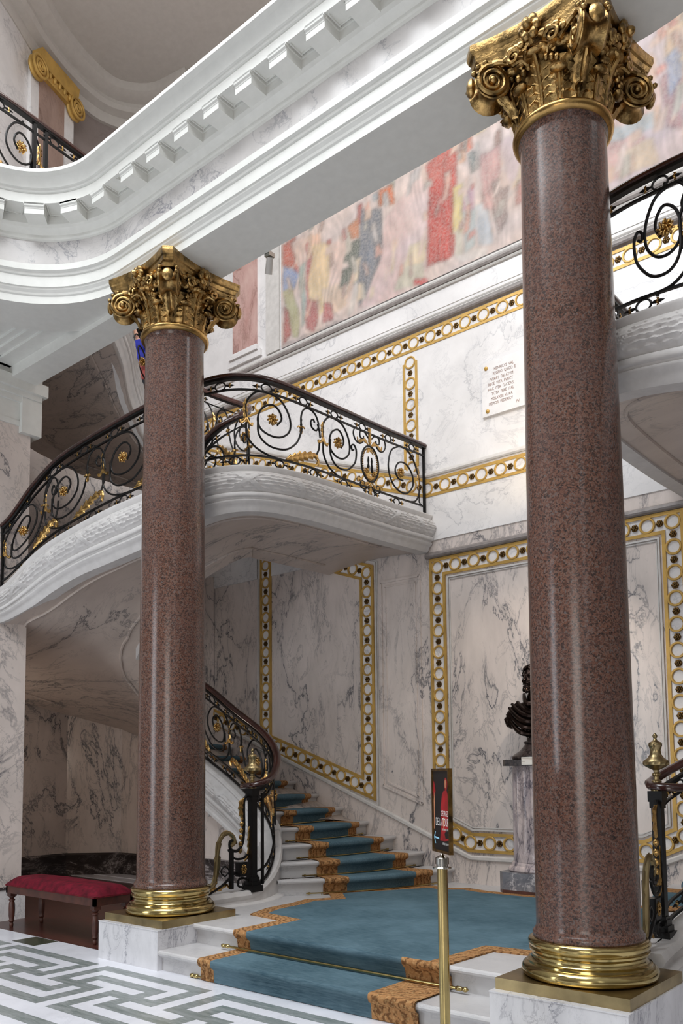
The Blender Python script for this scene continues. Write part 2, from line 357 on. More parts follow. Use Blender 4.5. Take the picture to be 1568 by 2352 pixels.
# ------------------------------------------------------------------ walls
mb=MB(); mb.box(-14,5,YW,YW+.3,-.2,13); struct(mb,'wall_back',M['wall_low']).data
mb=MB(); mb.box(-14,5,YW-.012,YW,4.42,7.18); struct(mb,'wall_back_upper',M['wall_up'])
mb=MB(); mb.box(-12.5,5,YW-.02,YW,7.18,12.6); struct(mb,'wall_back_top',M['wall_up'])
mb=MB(); mb.prism([(-12.4,6.6),(-12.4,7.74),(-11.75,8.4),(-11.75,8.46),(-14,8.46),(-14,6.6)],0,4.6); mb.box(-12.75,-12.35,4.2,6.61,0,4.6); struct(mb,'wall_left',M['wall_low'])
mb=MB(); mb.box(-12.75,-12.35,4.0,8.5,4.6,7.3); mb.prism([(-12.35,7.75),(-11.75,8.2),(-11.75,8.46),(-12.4,8.46)],4.6,7.3); mb.box(-12.6,-9.5,4.2,4.35,0,7.0); struct(mb,'wall_left_upper',M['wall_low'])
bb=[(-12.35,4.3),(-12.35,7.75),(-11.75,8.2),(-6.0,8.2),(-6.0,8.46)]
mb=MB(); sweep(mb,[Vector((x,y,0)) for x,y in [(-12.35,4.3),(-12.35,7.7),(-11.7,8.32),(-9.6,8.42),(-6.9,8.42)]],[(0,0),(.05,0),(.05,.33),(.03,.36),(0,.36)]); struct(mb,'baseboard_back',M['black'])
mb=MB(); sweep(mb,[Vector((x,y,0)) for x,y in [(-12.35,4.3),(-12.35,7.7),(-11.7,8.32),(-9.6,8.45)]],[(0,.36),(.02,.36),(.02,4.6),(0,4.6)]); struct(mb,'wall_passage',M['wall_low'])
# upper curved wall of the gallery and its ceiling
cw=resample([(-9.3,3.2,0),(-9.95,4.3,0),(-10.62,5.5,0),(-10.95,6.05,0),(-11.22,6.76,0),(-11.29,7.45,0),(-11.05,7.95,0),(-10.6,8.3,0),(-9.9,8.46,0)],.15)
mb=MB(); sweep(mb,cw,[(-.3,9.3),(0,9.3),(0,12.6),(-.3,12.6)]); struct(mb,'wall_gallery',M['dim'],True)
sub=[p for p in cw if p.y<6.15]; mb=MB(); sweep(mb,sub,[(-.05,7.3),(.04,7.3),(.04,12.3),(-.05,12.3)]); struct(mb,'wall_gallery_left',M['wall_up'],True)
tr=thing('marble_pilaster','brown marble pilaster with gilded scroll capital on the upper gallery wall','pilaster',(-11.0,6.3,7.3))
seg=[p for p in resample([(-10.88,5.93,0),(-10.98,6.2,0),(-11.1,6.55,0),(-11.2,6.83,0)],.05)]
mb=MB(); sweep(mb,seg,[(-.05,7.3),(.09,7.3),(.09,12.1),(-.05,12.1)]); part(mb,'white_margin',M['wall_up'],tr)
mb=MB(); sweep(mb,seg[3:-4],[(.05,7.5),(.1,7.5),(.1,11.9),(.05,11.9)]); part(mb,'shaft',M['pink_dark'],tr)
mb=MB(); sweep(mb,seg[1:-1],[(.05,12.02),(.2,12.02),(.23,12.12),(.24,12.22),(.05,12.22)]); sweep(mb,seg[2:-2],[(.05,11.9),(.16,11.9),(.19,11.97),(.16,12.02),(.05,12.02)])
N=normals2(seg)
for k in range(3,len(seg)-3,2): mb.ball(seg[k]+N[k]*.19+Vector((0,0,11.97)),(.03,.03,.05))
cap=part(mb,'capital',M['gilt'],tr)
for k in (1,len(seg)-2):
    T=Vector((-N[k].y,N[k].x,0)); c=seg[k]+N[k]*.2+Vector((0,0,11.92)); mb=MB()
    for rr in (.15,.09,.04): mb.tube([c+T*(rr*math.cos(a))+Vector((0,0,rr*math.sin(a)))+N[k]*.01 for a in [i*PI/12 for i in range(25)]],.022,8)
    mb.ball(c-N[k]*.07,(.17,.06,.17),14,10,(T,N[k],Vector((0,0,1)))); part(mb,'volute',M['gilt'],cap)
mb=MB(); sweep(mb,cw,[(0,12.22),(.06,12.22),(.1,12.3),(.1,12.36),(.22,12.4),(.26,12.46),(.26,12.52),(.36,12.54),(.45,12.6),(.47,12.66),(.49,12.695),(.49,12.72),(0,12.72)]); struct(mb,'trim_1',M['plaster_grey'],True,.5)
mb=MB(); mb.box(-13,5,4.2,8.5,12.70,12.9); struct(mb,'ceiling',M['plaster_grey'])
# ceiling of the side bay and beam from column to pier
cvl=[(-8.2,-3),(-8.2,3.39)]+[(-6.54-1.66*math.cos(a),3.39+1.66*math.sin(a)) for a in [i*PI/2/14 for i in range(15)]]+[(-6.54,5.1),(-14,5.1),(-14,-3)]
mb=MB(); mb.prism(cvl,6.42,7.3); mb.box(-14,-9.0,2.5,5.2,6.235,6.5); struct(mb,'ceiling_side_bay',M['plaster'])
mb=MB(); mb.box(-9.3,-6.3,4.78,5.08,6.2,6.45); struct(mb,'trim_2',M['plaster'])
mb=MB()
for k,(d,z) in enumerate([(0,6.36),(.09,6.39),(.16,6.42)]):
    mb.box(-9.3+.0,-7.15,4.60-d,4.80-d,z-.03,6.43); mb.box(-9.2+d,-8.95+d,-3,4.8,z-.03,6.43)
struct(mb,'trim_3',M['plaster'])
# pier at the left end of the stair
mb=MB(); mb.box(-9.9,-9.07,4.42,5.1,.36,5.98); struct(mb,'wall_pier',M['wall_low'])
mb=MB(); mb.box(-9.95,-9.04,4.38,5.14,0,.35); struct(mb,'baseboard_pier',M['wall_up'])
mb=MB(); 
for k,(o_,z0,z1) in enumerate([(.03,.30,.34)]): mb.box(-9.95,-9.03,4.37,5.15,.34,.37)
struct(mb,'trim_4',M['black'])
mb=MB()
for o_,z0,z1 in ((.02,5.7,5.76),(.01,5.76,5.98),(.05,5.98,6.04),(.09,6.04,6.10),(.14,6.10,6.24)): mb.box(-9.9-o_,-9.07+o_,4.42-o_,5.1+o_,z0,z1)
mb.box(-9.9,-9.0,4.95,5.2,5.62,6.24)
struct(mb,'trim_5',M['plaster'])
# ------------------------------------------------------------------ entablature
ex,ey,eR=-6.54,3.39,1.206
pth=[Vector((ex-eR,y,0)) for y in (-3,0,2,3)]+[Vector((ex-eR*math.cos(a),ey+eR*math.sin(a),0)) for a in [i*PI/2/22 for i in range(23)]]
pth+=[Vector((x,ey+eR,0)) for x in (-6,-5,-4.3)]
pth=pth+[Vector((2*AX-p.x,p.y,0)) for p in pth[::-1]]
ENT=[(-.52,6.257),(0,6.257),(0,6.33),(.012,6.342),(.018,6.36),(.036,6.385),(.04,6.40),(.05,6.405),(.05,6.51),(.062,6.516),(.07,6.54),(.082,6.548),(.09,6.552),(.09,6.612),(.085,6.616),(.0,6.618),
     (0,6.905),(.022,6.91),(.03,6.925),(.03,6.95),(.055,6.965),(.085,6.99),(.10,7.02),(.10,7.11),(.275,7.112),(.275,7.21),(.29,7.215),(.30,7.235),(.315,7.24),(.33,7.27),(.37,7.315),(.40,7.33),(.41,7.335),(.41,7.368),(-.52,7.368)]
def dense(p): 
    out=[]
    for a,b in zip(p[:-1],p[1:]):
        n=max(1,int((b-a).length/.5)); out+= [a.lerp(b,k/n) for k in range(n)]
    return out+[p[-1]]
ep=dense(pth); mb=MB(); sweep(mb,ep,ENT); n=len(ENT)
cnt=0
for i in range(len(ep)-1):
    for j in range(n):
        if j==15: mb.m[i*n+j]=1
o=mb.build('trim_6',[M['plaster'],M['wall_frieze']],None,True,loc=(0,0,0),angle=.3); o['kind']='structure'; ent=o
# modillions
def along(path,s):
    for a,b in zip(path[:-1],path[1:]):
        L=(b-a).length
        if s<=L: return a.lerp(b,s/L),(b-a).normalized()
        s-=L
    return path[-1],(path[-1]-path[-2]).normalized()
arc=[]; 
xs=-3.923+.09; tot=sum((b-a).length for a,b in zip(pth[:-1],pth[1:]))
s0=0; 
for a,b in zip(pth[:-1],pth[1:]):
    if b.x>xs: s0+=(Vector((xs,a.y,0))-a).length; break
    s0+=(b-a).length
ks=range(-19,8)
proto=None
for k in ks:
    x=s0+k*.383
    if k<-6:   # round the corner keep the pitch measured on the modillion fronts
        x=s0+(-6)*.383+(k+6)*.46
    p,t=along(pth,x); nn=Vector((t.y,-t.x,0))
    if proto is None:
        mb=MB(); 
        P=[]
        for xx in (-.092,.092):
            P.append([(xx,.0,7.11),(xx,.0,7.02),(xx,-.055,7.02),(xx,-.09,7.012),(xx,-.265,7.012),(xx,-.265,7.062),(xx,-.268,7.064),(xx,-.27,7.075),(xx,-.282,7.085),(xx,-.284,7.098),(xx,-.284,7.114)])
        mb.grid(P); mb.add(P[0],[tuple(range(11))[::-1]]); mb.add(P[1],[tuple(range(11))])
        mb.box(-.1,.1,-.284,-.02,7.098,7.114)
        # stepped panel frame between this modillion and the next
        for (a,d,z,w_) in ((.0,.0,7.088,.012),(.022,.022,7.101,.010)):
            mb.box(.0915+a,.0915+a+w_,-.255,-.1005,z,7.113); mb.box(.2915-a-w_,.2915-a,-.255,-.1005,z,7.113); mb.box(.0915+a+w_,.2915-a-w_,-.1005-d-w_,-.1005-d,z,7.113)
        proto=mb.build('modillion',M['plaster'],None,False,loc=(0,0,0)); mo=proto
    else:
        mo=proto.copy(); COL.objects.link(mo)
    mo.parent=ent; mo.location=p+nn*0; mo.rotation_euler=(0,0,math.atan2(t.y,t.x))
# ------------------------------------------------------------------ wall mouldings
def strip(name,pts,prof,mat):   # pts (x,z) on the back wall; prof (out, up)
    mb=MB(); P=[]
    for i,(x,z) in enumerate(pts):
        a=Vector(pts[max(i-1,0)]); b=Vector(pts[min(i+1,len(pts)-1)]); t=(b-a).normalized(); nrm=Vector((-t.y,t.x))
        if 0<i<len(pts)-1:
            t1=(Vector(pts[i])-a).normalized(); nrm=nrm/max(.4,Vector((-t1.y,t1.x)).dot(nrm))
        P.append([(x+nrm.x*u,YW-d,z+nrm.y*u) for d,u in prof])
    mb.grid(P,cv=True,flip=True); k=len(prof); 
    mb.f.append(tuple(range(k))); mb.f.append(tuple(len(mb.v)-k+j for j in range(k))[::-1]); mb.m+=[0,0]
    return struct(mb,name,mat,True,.5)
ROLLP=[(0,0),(.03,0),(.05,.012),(.06,.03),(.055,.055),(.035,.07),(.03,.075),(.0,.075)]
strip('trim_7',[(-5.72,4.195),(-2.62,4.195)],ROLLP,M['grey_roll'])
strip('trim_8',[(-11.9,5.26+.355*6.2),(-5.69,5.215),(-2.65,5.215),(3.5,5.215+.355*6.15)],[(0,0),(.03,0),(.04,.02),(.035,.045),(.02,.05),(.015,.065),(0,.065)],M['stone'])
strip('trim_9',[(-12,7.125),(4,7.125)],ROLLP,M['grey_roll'])
for i,(z,h,d,m_) in enumerate([(7.20,.02,.03,'stone'),(7.232,.03,.024,'stone'),(7.29,.012,.02,'stone'),(7.54,.035,.04,'stone'),(7.575,.055,.055,'dimroll'),(7.63,.05,.04,'stone')]):
    strip('trim_%d'%(10+i),[(-12,z),(4,z)],[(0,0),(d,0),(d+.008,h/2),(d,h),(0,h)],M['grey_roll'] if m_=='dimroll' else M['stone'])
# sloping base mouldings beside the lower flights
for sgn in (0,1):
    f=(lambda x:2*AX-x) if sgn else (lambda x:x)
    pl=[(-4.17,.6),(-5.19,.6),(-6.57,1.16),(-8.6,1.97),(-10.6,2.77)]
    pts=[(f(x),z) for x,z in pl]
    if not sgn: pts=pts[::-1]
    strip('trim_%d'%(20+sgn),pts,[(0,0),(.02,0),(.03,.01),(.03,.04),(.015,.055),(0,.055)],M['stone'])
    # plain pilaster panel between the gilded frames
    mb=MB()
    for (dx,w_,d) in ((0,.03,.02),(.065,.02,.014)):
        x0,x1=-6.43+dx,-5.84-dx; zb0,zb1=1.45+dx*.6,1.10+.28+dx*.6-.0; zt=4.02-dx
        zb1=zb0-.36*(x1-x0)/.59*.6
        for (a,b) in (((x0,zb0),(x0,zt)),((x0,zt),(x1,zt)),((x1,zt),(x1,zb1)),((x1,zb1),(x0,zb0))):
            A=Vector((a[0],0,a[1]));B=Vector((b[0],0,b[1])); t=(B-A).normalized(); nn=Vector((-t.z,0,t.x))*w_/2
            q=[A+nn,B+nn,B-nn,A-nn]; mb.add([(v.x,YW,v.z) for v in q]+[(v.x,YW-d,v.z) for v in q],[(4,5,6,7),(0,4,7,3),(1,2,6,5),(0,1,5,4),(3,7,6,2)])
    MIR[0]=bool(sgn); struct(mb,'trim_%d'%(22+sgn),M['wall_low']); MIR[0]=False
# ------------------------------------------------------------------ red granite columns
def leaf_mesh(w,h,out,curl,n=12,m=8,lobes=4,depth=.02):
    # acanthus leaf standing on z=0, facing +x; returns grid
    P=[]
    for i in range(n+1):
        t=i/n
        if t<.78: x=out*(t/.78)**1.6; z=h*t/.78
        else:
            a=(t-.78)/.22*PI*.95; x=out+curl*(1-math.cos(a))*.55+curl*.3*math.sin(a)*0; z=h+curl*.55*math.sin(a)
        ww=w*(.62+.38*math.sin(PI*min(1,t*1.05)))*(1-.35*max(0,t-.7)/.3)*(1+.16*math.cos(t*lobes*2*PI))
        row=[]
        for j in range(m+1):
            u=-1+2*j/m
            rid=.35*(1-abs(u))**2+.5*abs(math.sin(u*PI*2.5))*(1-.3*abs(u))
            row.append(Vector((x+depth*(rid-.6*u*u)+.004*math.cos(t*lobes*2*PI+abs(u)*3),ww*u*.5,z-abs(u)*abs(u)*h*.06)))
        P.append(row)
    return P
def spiral(c,T,Z,r0,r1,turns,n=44,a0=0,dirn=1):
    return [c+T*((r0+(r1-r0)*(i/n))*math.cos(a0+dirn*turns*2*PI*i/n))+Z*((r0+(r1-r0)*(i/n))*math.sin(a0+dirn*turns*2*PI*i/n)) for i in range(n+1)]
ZV=Vector((0,0,1))
def granite_column(cx,cy,label):
    t=thing('granite_column',label,'column',(cx,cy,0),'red granite columns')
    c=(cx,cy,0); b=Vector((cx,cy,0))
    mb=MB(); mb.box(cx-.415,cx+.415,cy-.465,cy+.44,0,.318); mb.box(cx-.418,cx+.418,cy-.468,cy+.443,.318,.326); part(mb,'plinth_block',M['plinth'],t,False)
    mb=MB(); 
    q=.405; mb.box(cx-q,cx+q,cy-.41,cy+.41,.326,.392); part(mb,'base_plate',M['brass_satin'],t,False)
    prof=[(.30,.392),(.375,.392),(.388,.40),(.397,.415),(.397,.435),(.388,.455),(.372,.466),(.362,.47),(.36,.482),(.342,.487),(.333,.50),(.332,.52),(.338,.532),(.348,.538),(.35,.55),(.342,.556),(.345,.565),(.353,.575),(.356,.59),(.350,.605),(.335,.615),(.30,.617)]
    mb=MB().lathe(prof,c,64); part(mb,'column_base',M['brass'],t)
    sp=[(.322,.612),(.326,.62),(.326,.645),(.318,.655),(.306,.675)]
    for i in range(16):
        k=i/15; sp.append((.304-.034*k**1.7,.70+4.92*k))
    sp+=[(.272,5.64),(.283,5.655),(.283,5.69)]
    part(MB().lathe(sp,c,72),'shaft',M['granite'],t)
    mb=MB().lathe([(.27,5.665),(.30,5.668),(.315,5.682),(.32,5.70),(.314,5.718),(.298,5.73),(.27,5.735)],c,56); part(mb,'astragal',M['gold'],t)
    cap=MB().lathe([(.265,5.72),(.262,5.80),(.268,5.9),(.285,5.98),(.31,6.03),(.345,6.06),(.37,6.075),(.375,6.09),(.36,6.105),(.33,6.11)],c,40)
    capo=part(cap,'capital',M['capital'],t)
    def place(P,a,r,z): 
        ca,sa=math.cos(a),math.sin(a)
        return [[Vector((cx+ca*(r+v.x)-sa*v.y,cy+sa*(r+v.x)+ca*v.y,z+v.z)) for v in row] for row in P]
    for row in range(2):
        for k in range(8):
            a=k*PI/4+(PI/8 if row==0 else 0)
            L=leaf_mesh(.20 if row==0 else .22,.15 if row==0 else .29,.035 if row==0 else .075,.055 if row==0 else .075,lobes=4 if row==0 else 6,depth=.042)
            mb=MB(); mb.grid(place(L,a,.268 if row==0 else .262,5.735),flip=True)
            # midrib and curled tip
            A=Vector((math.cos(a),math.sin(a),0)); rr=.268 if row==0 else .262; hh=.15 if row==0 else .29; oo=.035 if row==0 else .075
            mb.tube([b+A*(rr+.022+oo*(q_/8)**1.6)+ZV*(5.735+hh*q_/8) for q_ in range(9)],[.011]*9,6)
            B=Vector((-A.y,A.x,0)); mb.ball(b+A*(rr+oo+.045)+ZV*(5.735+hh+.012),(.035,.055 if row==0 else .06,.022),10,6,(A,B,ZV))
            for sg in (-1,1):
                for q_ in range(3 if row==0 else 5):
                    f=(q_+.6)/(3.4 if row==0 else 5.4); p0=b+A*(rr+.014+oo*f**1.6)+ZV*(5.735+hh*f*.92)
                    mb.tube([p0,p0+B*sg*.035+ZV*.025+A*.008,p0+B*sg*.065+ZV*.045+A*-.002],[.008,.007,.003],5)
            part(mb,'acanthus_leaf',M['capital'],capo)
    # egg moulding under the abacus
    mb=MB().lathe([(.355,6.022),(.366,6.03),(.376,6.045),(.376,6.062),(.366,6.078),(.355,6.086)],c,224,fl=lambda a,z:1+.055*abs(math.sin(a*14))**.7*(1 if 6.025<z<6.082 else 0))
    part(mb,'egg_moulding',M['capital'],capo)
    for k in range(4):
        a=PI/4+k*PI/2; A=Vector((math.cos(a),math.sin(a),0)); B=Vector((-A.y,A.x,0)); mb=MB(); ctr=b+A*.475+ZV*5.995
        # drum between the two scroll faces, waisted
        mb.grid([[ctr+B*s+A*(rr*math.cos(u))+ZV*(rr*math.sin(u)) for u in [2*PI*j/24 for j in range(24)]] for s,rr in ((-.078,.112),(-.072,.118),(-.06,.108),(-.03,.082),(0,.072),(.03,.082),(.06,.108),(.072,.118),(.078,.112))],cv=True)
        for s in (-1,1):
            mb.grid([[ctr+B*(s*(.072))+A*(rr*math.cos(u))+ZV*(rr*math.sin(u)) for u in [2*PI*j/24 for j in range(24)]] for rr in (.002,.11)],cv=True)
            sp_=spiral(ctr+B*(s*.08),A,ZV,.104,.022,2.3,60,PI/2,-1); mb.tube(sp_,[.016-.008*i/60 for i in range(61)],7)
            mb.ball(ctr+B*(s*.085),.024,10,8)
            # band running in from the bell to the volute
            pts=[b+A*.30+B*(s*.16)+ZV*6.02,b+A*.37+B*(s*.12)+ZV*6.085,b+A*.44+B*(s*.092)+ZV*6.11,ctr+B*(s*.078)+ZV*.112]
            mb.tube(resample(pts,.02),.018,7)
            # leaf climbing over the volute and beads
            for q_ in range(7):
                u=PI*(.95-.85*q_/6); mb.ball(ctr+B*(s*.075)+A*(.128*math.cos(u))+ZV*(.128*math.sin(u)),(.02,.02,.016),7,5)
        L=leaf_mesh(.11,.16,.12,.05,lobes=5,depth=.04); mb.grid(place(L,a,.31,5.80),flip=True)
        mb.ball(b+A*.60+ZV*6.0,(.03,.05,.06),9,7,(A,B,ZV))
        part(mb,'volute',M['capital'],capo)
        # flower in the middle of each side with its sprays
        a=k*PI/2; A=Vector((math.cos(a),math.sin(a),0)); B=Vector((-A.y,A.x,0)); mb=MB(); f=b+A*.43+ZV*6.16
        mb.ball(f+A*.03,(.035,.03,.03),9,7,(A,B,ZV))
        for q_ in range(6):
            u=2*PI*q_/6; mb.ball(f+B*(.045*math.cos(u))+ZV*(.05*math.sin(u)),(.028,.032,.036),8,6,(A,B,ZV))
        mb.tube(resample([f-ZV*.05,f-ZV*.11-A*.03,f-ZV*.2-A*.1],.03),[.014]*len(resample([f-ZV*.05,f-ZV*.11-A*.03,f-ZV*.2-A*.1],.03)),6)
        for sg in (-1,1):
            mb.tube(spiral(b+A*.40+B*sg*.13+ZV*6.06,B*sg,ZV,.05,.01,1.4,24,PI,-1),[.015-.007*i/24 for i in range(25)],6)
            for q_ in range(4): mb.ball(b+A*(.41-.012*q_)+B*sg*(.07+.04*q_)+ZV*(6.10+.012*((q_*7)%3)),(.022,.03,.022),7,5,(A,B,ZV))
            mb.tube(resample([b+A*.30+B*sg*.05+ZV*5.98,b+A*.36+B*sg*.09+ZV*6.04,b+A*.39+B*sg*.15+ZV*6.02],.02),.013,6)
            for q_ in range(3): mb.ball(b+A*(.335)+B*sg*(.06+.035*q_)+ZV*(6.0-.02*q_),(.02,.02,.026),7,5)
        part(mb,'fleuron',M['capital'],capo)
    # abacus with concave sides and cut corners
    def ab(rc,rm):
        out=[]
        for k in range(4):
            a=PI/4+k*PI/2; A=Vector((math.cos(a),math.sin(a),0)); B=Vector((-A.y,A.x,0)); c0=b+A*rc-B*.045; c1=b+A*rc+B*.045; out+= [c0,c1]
            a2=a+PI/4; Am=Vector((math.cos(a2),math.sin(a2),0)); nb=Vector((math.cos(a+PI/2),math.sin(a+PI/2),0)); c2=b+nb*rc-Vector((-nb.y,nb.x,0))*.045
            mid=b+Am*rm; ctl=mid*2-(c1+c2)/2
            for q_ in range(1,10):
                u=q_/10; out.append(c1*(1-u)**2+ctl*2*u*(1-u)+c2*u*u)
        return out
    mb=MB(); mb.grid([[v+ZV*z for v in ab(rc,rm)] for rc,rm,z in ((.0,.0,6.10),(.545,.355,6.105),(.555,.362,6.14),(.575,.372,6.15),(.585,.38,6.185),(.60,.395,6.195),(.612,.405,6.22),(.612,.405,6.256),(.1,.1,6.257))],cv=True,flip=True)
    part(mb,'abacus',M['capital'],capo,True,.4)
    return t
granite_column(-6.14,4.9,'polished red-brown granite column with gilded capital, the farther one left of the carpeted steps')
granite_column(-2.2,4.9,'polished red-brown granite column with gilded capital, the nearer one right of the brass signpost')
# ------------------------------------------------------------------ the curved stairs
FRONT=[(-9.07,4.77,3.71,3.335,4.48),(-8.752,4.975,4.037,3.5,4.94),(-8.43,5.06,4.201,3.646,5.17),(-8.04,5.134,4.318,3.773,5.299),(-7.5,5.21,4.428,3.865,5.405),(-7.106,5.27,4.484,3.934,5.475),(-6.7,5.33,4.545,4.03,5.525),(-6.35,5.4,4.592,4.105,5.557),(-6.08,5.5,4.61,4.152,5.572),(-5.89,5.67,4.622,4.175,5.575),(-5.79,5.92,4.636,4.19,5.572),(-5.75,6.3,4.66,4.208,5.573),(-5.73,6.8,4.677,4.221,5.577),(-5.72,7.6,4.694,4.241,5.6),(-5.72,8.44,4.735,4.277,5.645)]
INNER_UP=[(-8.7,6.50,3.45),(-8.45,6.46,3.75),(-8.1,6.45,4.05),(-7.6,6.46,4.5),(-7.36,6.50,4.68),(-7.21,6.64,4.82),(-7.2,6.82,4.95),(-7.34,7.0,5.12),(-7.7,7.06,5.32),(-8.2,7.06,5.6),(-8.6,6.98,5.88),(-8.85,6.8,6.15),(-8.9,6.55,6.5),(-8.76,6.25,6.8),(-8.5,5.95,7.08),(-8.3,5.6,7.3)]
def interp(tab,n):
    # smooth path through rows (x,y,a,b,...)
    import itertools
    xy=resample([(r[0],r[1],0) for r in tab],.04)
    # parameter of every source row by nearest point
    idx=[]; k0=0
    for r in tab:
        best=min(range(k0,len(xy)),key=lambda k:(xy[k].x-r[0])**2+(xy[k].y-r[1])**2); idx.append(best); k0=best
    out=[]
    for k,p in enumerate(xy):
        j=0
        while j<len(idx)-2 and k>idx[j+1]: j+=1
        d=max(1,idx[j+1]-idx[j]); t=(k-idx[j])/d
        # cubic blend of the heights
        def cr(c):
            g=lambda q: tab[min(max(q,0),len(tab)-1)][c]
            a,b,c2,d2=g(j-1),g(j),g(j+1),g(j+2)
            return .5*((2*b)+(c2-a)*t+(2*a-5*b+4*c2-d2)*t*t+(3*b-a-3*c2+d2)*t**3)
        out.append((p.x,p.y)+tuple(cr(c) for c in range(2,len(tab[0]))))
    return out
def arclen(path):
    s=[0]
    for a,b in zip(path[:-1],path[1:]): s.append(s[-1]+math.hypot(a[0]-b[0],a[1]-b[1]))
    return s
def refine(rows,step):
    s=arclen(rows); n=int(s[-1]/step); out=[]; j=0
    for k in range(n+1):
        q=s[-1]*k/n
        while j<len(s)-2 and q>s[j+1]: j+=1
        t=(q-s[j])/max(1e-9,s[j+1]-s[j]); out.append(tuple(rows[j][c]*(1-t)+rows[j+1][c]*t for c in range(len(rows[0]))))
    return out
def relief(s,v):
    # laurel garland relief: s along, v across (0..1); scale leaves plus crossing ribbons
    h=0
    R=.046; L=.115
    vv=v*.30
    for row in range(int(vv/R)-1,int(vv/R)+2):
        off=(row%2)*L/2; k=math.floor((s+off)/L)
        for kk in (k-1,k,k+1):
            c=kk*L-off; x=(s-c)/L; y=(vv-(row+.5)*R)/(R*.95)
            y2=y+.35*math.sin(row*2.1+kk*1.7)*(x-.5)
            if -.05<x<1.25:
                w=max(0,math.sin(PI*min(1,max(0,(x+.05)/1.3))))**.7*.95
                if abs(y2)<w:
                    hh=.021*(1-abs(y2/w)**1.5)*(.45+.6*(1.25-x))+.008*(1-min(1,abs(y2)/.12))
                    h=max(h,hh)
        bx=(kk*L+L*.2); 
    per=1.02; ph=(s+.25)%per
    for sg in (-1,1):
        d=abs((ph-.5*per)-sg*(v-.5)*.27)
        if d<.036: h=max(h,.026+.005*math.cos(d/.036*PI*3))
    d=abs(((s+.25+per*.5)%per)-.5*per-(v-.5)*.12)
    if d<.045: h=max(h,.024+.005*math.cos(d/.045*PI*4))
    return h
def garland(rows,step=.010,plain=False,sgn=1):
    # rows: x,y,ztop,zbot
    rr=refine(rows,step); s=arclen(rr); path=[Vector((r[0],r[1],0)) for r in rr]; N=normals2(path)
    # normals smoothed
    NN=[(N[max(i-6,0)]+N[i]+N[min(i+6,len(N)-1)]).normalized() for i in range(len(N))]
    P=[]
    nb=38
    for i,r in enumerate(rr):
        H=r[2]-r[3]; pr=[(-.12,0),(.075,0),(.098,-.012),(.102,-.03),(.098,-.055),(.085,-.13)]
        for k in range(nb+1):
            v=k/nb; a=PI*v; pr.append((.083+.050*math.sin(a)+sgn*relief(s[i],v)*math.sin(a)**.5,-.135-.47*v))
        pr+=[(.085,-.61),(.105,-.615),(.112,-.64),(.112,-.69),(.104,-.715),(.085,-.72),(.08,-.75),(.09,-.77),(.088,-.80),(.06,-.85),(.045,-.89),(.04,-.93),(.02,-1.0),(-.12,-1.0)]
        P.append([path[i]+NN[i]*d+ZV*(r[2]+dz*H) for d,dz in pr])
    mb=MB(); mb.grid(P,cv=True)
    n=len(P[0]); mb.f.append(tuple(range(n))); mb.f.append(tuple((len(P)-1)*n+j for j in range(n))[::-1]); mb.m+=[0,0]
    return mb
def curved_slab(name,side):
    rowsF=interp(FRONT,0)
    # helical underside from the start of the lower flight round to the wall
    outer=[(-6.9,8.45,.62),(-7.6,8.45,.9),(-8.4,8.45,1.2),(-9.3,8.45,1.55),(-10.4,8.42,1.95),(-11.5,8.15,2.35),(-12.2,7.3,2.65),(-12.2,6.2,2.9),(-11.2,5.35,3.1),(-10.2,5.08,3.2),(-9.55,4.95,3.26)]
    inner=[(-6.95,6.95,.62),(-7.5,7.0,.9),(-8.0,7.02,1.2),(-8.3,7.02,1.5),(-8.5,6.98,1.85),(-8.6,6.9,2.2),(-8.65,6.78,2.55),(-8.65,6.66,2.85),(-8.6,6.56,3.05),(-8.55,6.48,3.2),(-8.5,6.46,3.26)]
    fr=[r for r in refine(rowsF,.2)]; nf=len(fr)
    for k,r in enumerate(fr): outer.append((r[0],r[1],r[3]+.005))
    inn=resample([(-8.45,6.45,3.36),(-8.2,6.45,3.62),(-7.9,6.45,3.75),(-7.6,6.47,3.88),(-7.35,6.52,3.98),(-7.22,6.64,4.08),(-7.2,6.8,4.16),(-7.22,6.95,4.2),(-7.3,7.05,4.22),(-7.3,7.6,4.24),(-7.3,8.45,4.26)],.1)
    for k in range(nf):
        q=inn[int(round((len(inn)-1)*k/(nf-1)))]; inner.append(tuple(q))
    P=[]; Q=[]
    for o_,i_ in zip(outer,inner):
        o_=Vector(o_); i_=Vector(i_); row=[]
        for k in range(9):
            t=k/8; p=o_.lerp(i_,t); p.z-= -.0+ (.10*math.sin(PI*t) if False else 0); p.z+=.07*math.sin(PI*t); row.append(p)
        P.append(row); Q.append([p+ZV*.36 for p in row])
    mb=MB(); mb.grid(P); mb.grid(Q,flip=True); 
    for k in (0,-1):
        pass
    mb.grid([[p[0] for p in P],[p[0] for p in Q]],flip=False); mb.grid([[p[-1] for p in P],[p[-1] for p in Q]],flip=True)
    # raised border bead of the panelled underside
    for t0 in (.17,.84):
        line=[Vector(o_).lerp(Vector(i_),t0)+ZV*(.07*math.sin(PI*t0)-.004) for o_,i_ in zip(outer[6:-3],inner[6:-3])]
        mb.tube(resample(line,.1),.018,6)
    return mb
SIDE_TXT={False:('left','farther'),True:('right','nearer')}
TREADS=[((-5.41-.42*i,8.455),) for i in range(12)]
NI=[(-6.25,6.38),(-6.33,6.45),(-6.45,6.56),(-6.62,6.66),(-6.88,6.78),(-7.2,6.86),(-7.6,6.90),(-8.0,6.93),(-8.2,6.95),(-8.35,6.96),(-8.45,6.96),(-8.55,6.95)]
BOW=[.20,.20,.18,.15,.12,.1,.08,.06,.04,.02,0,0]
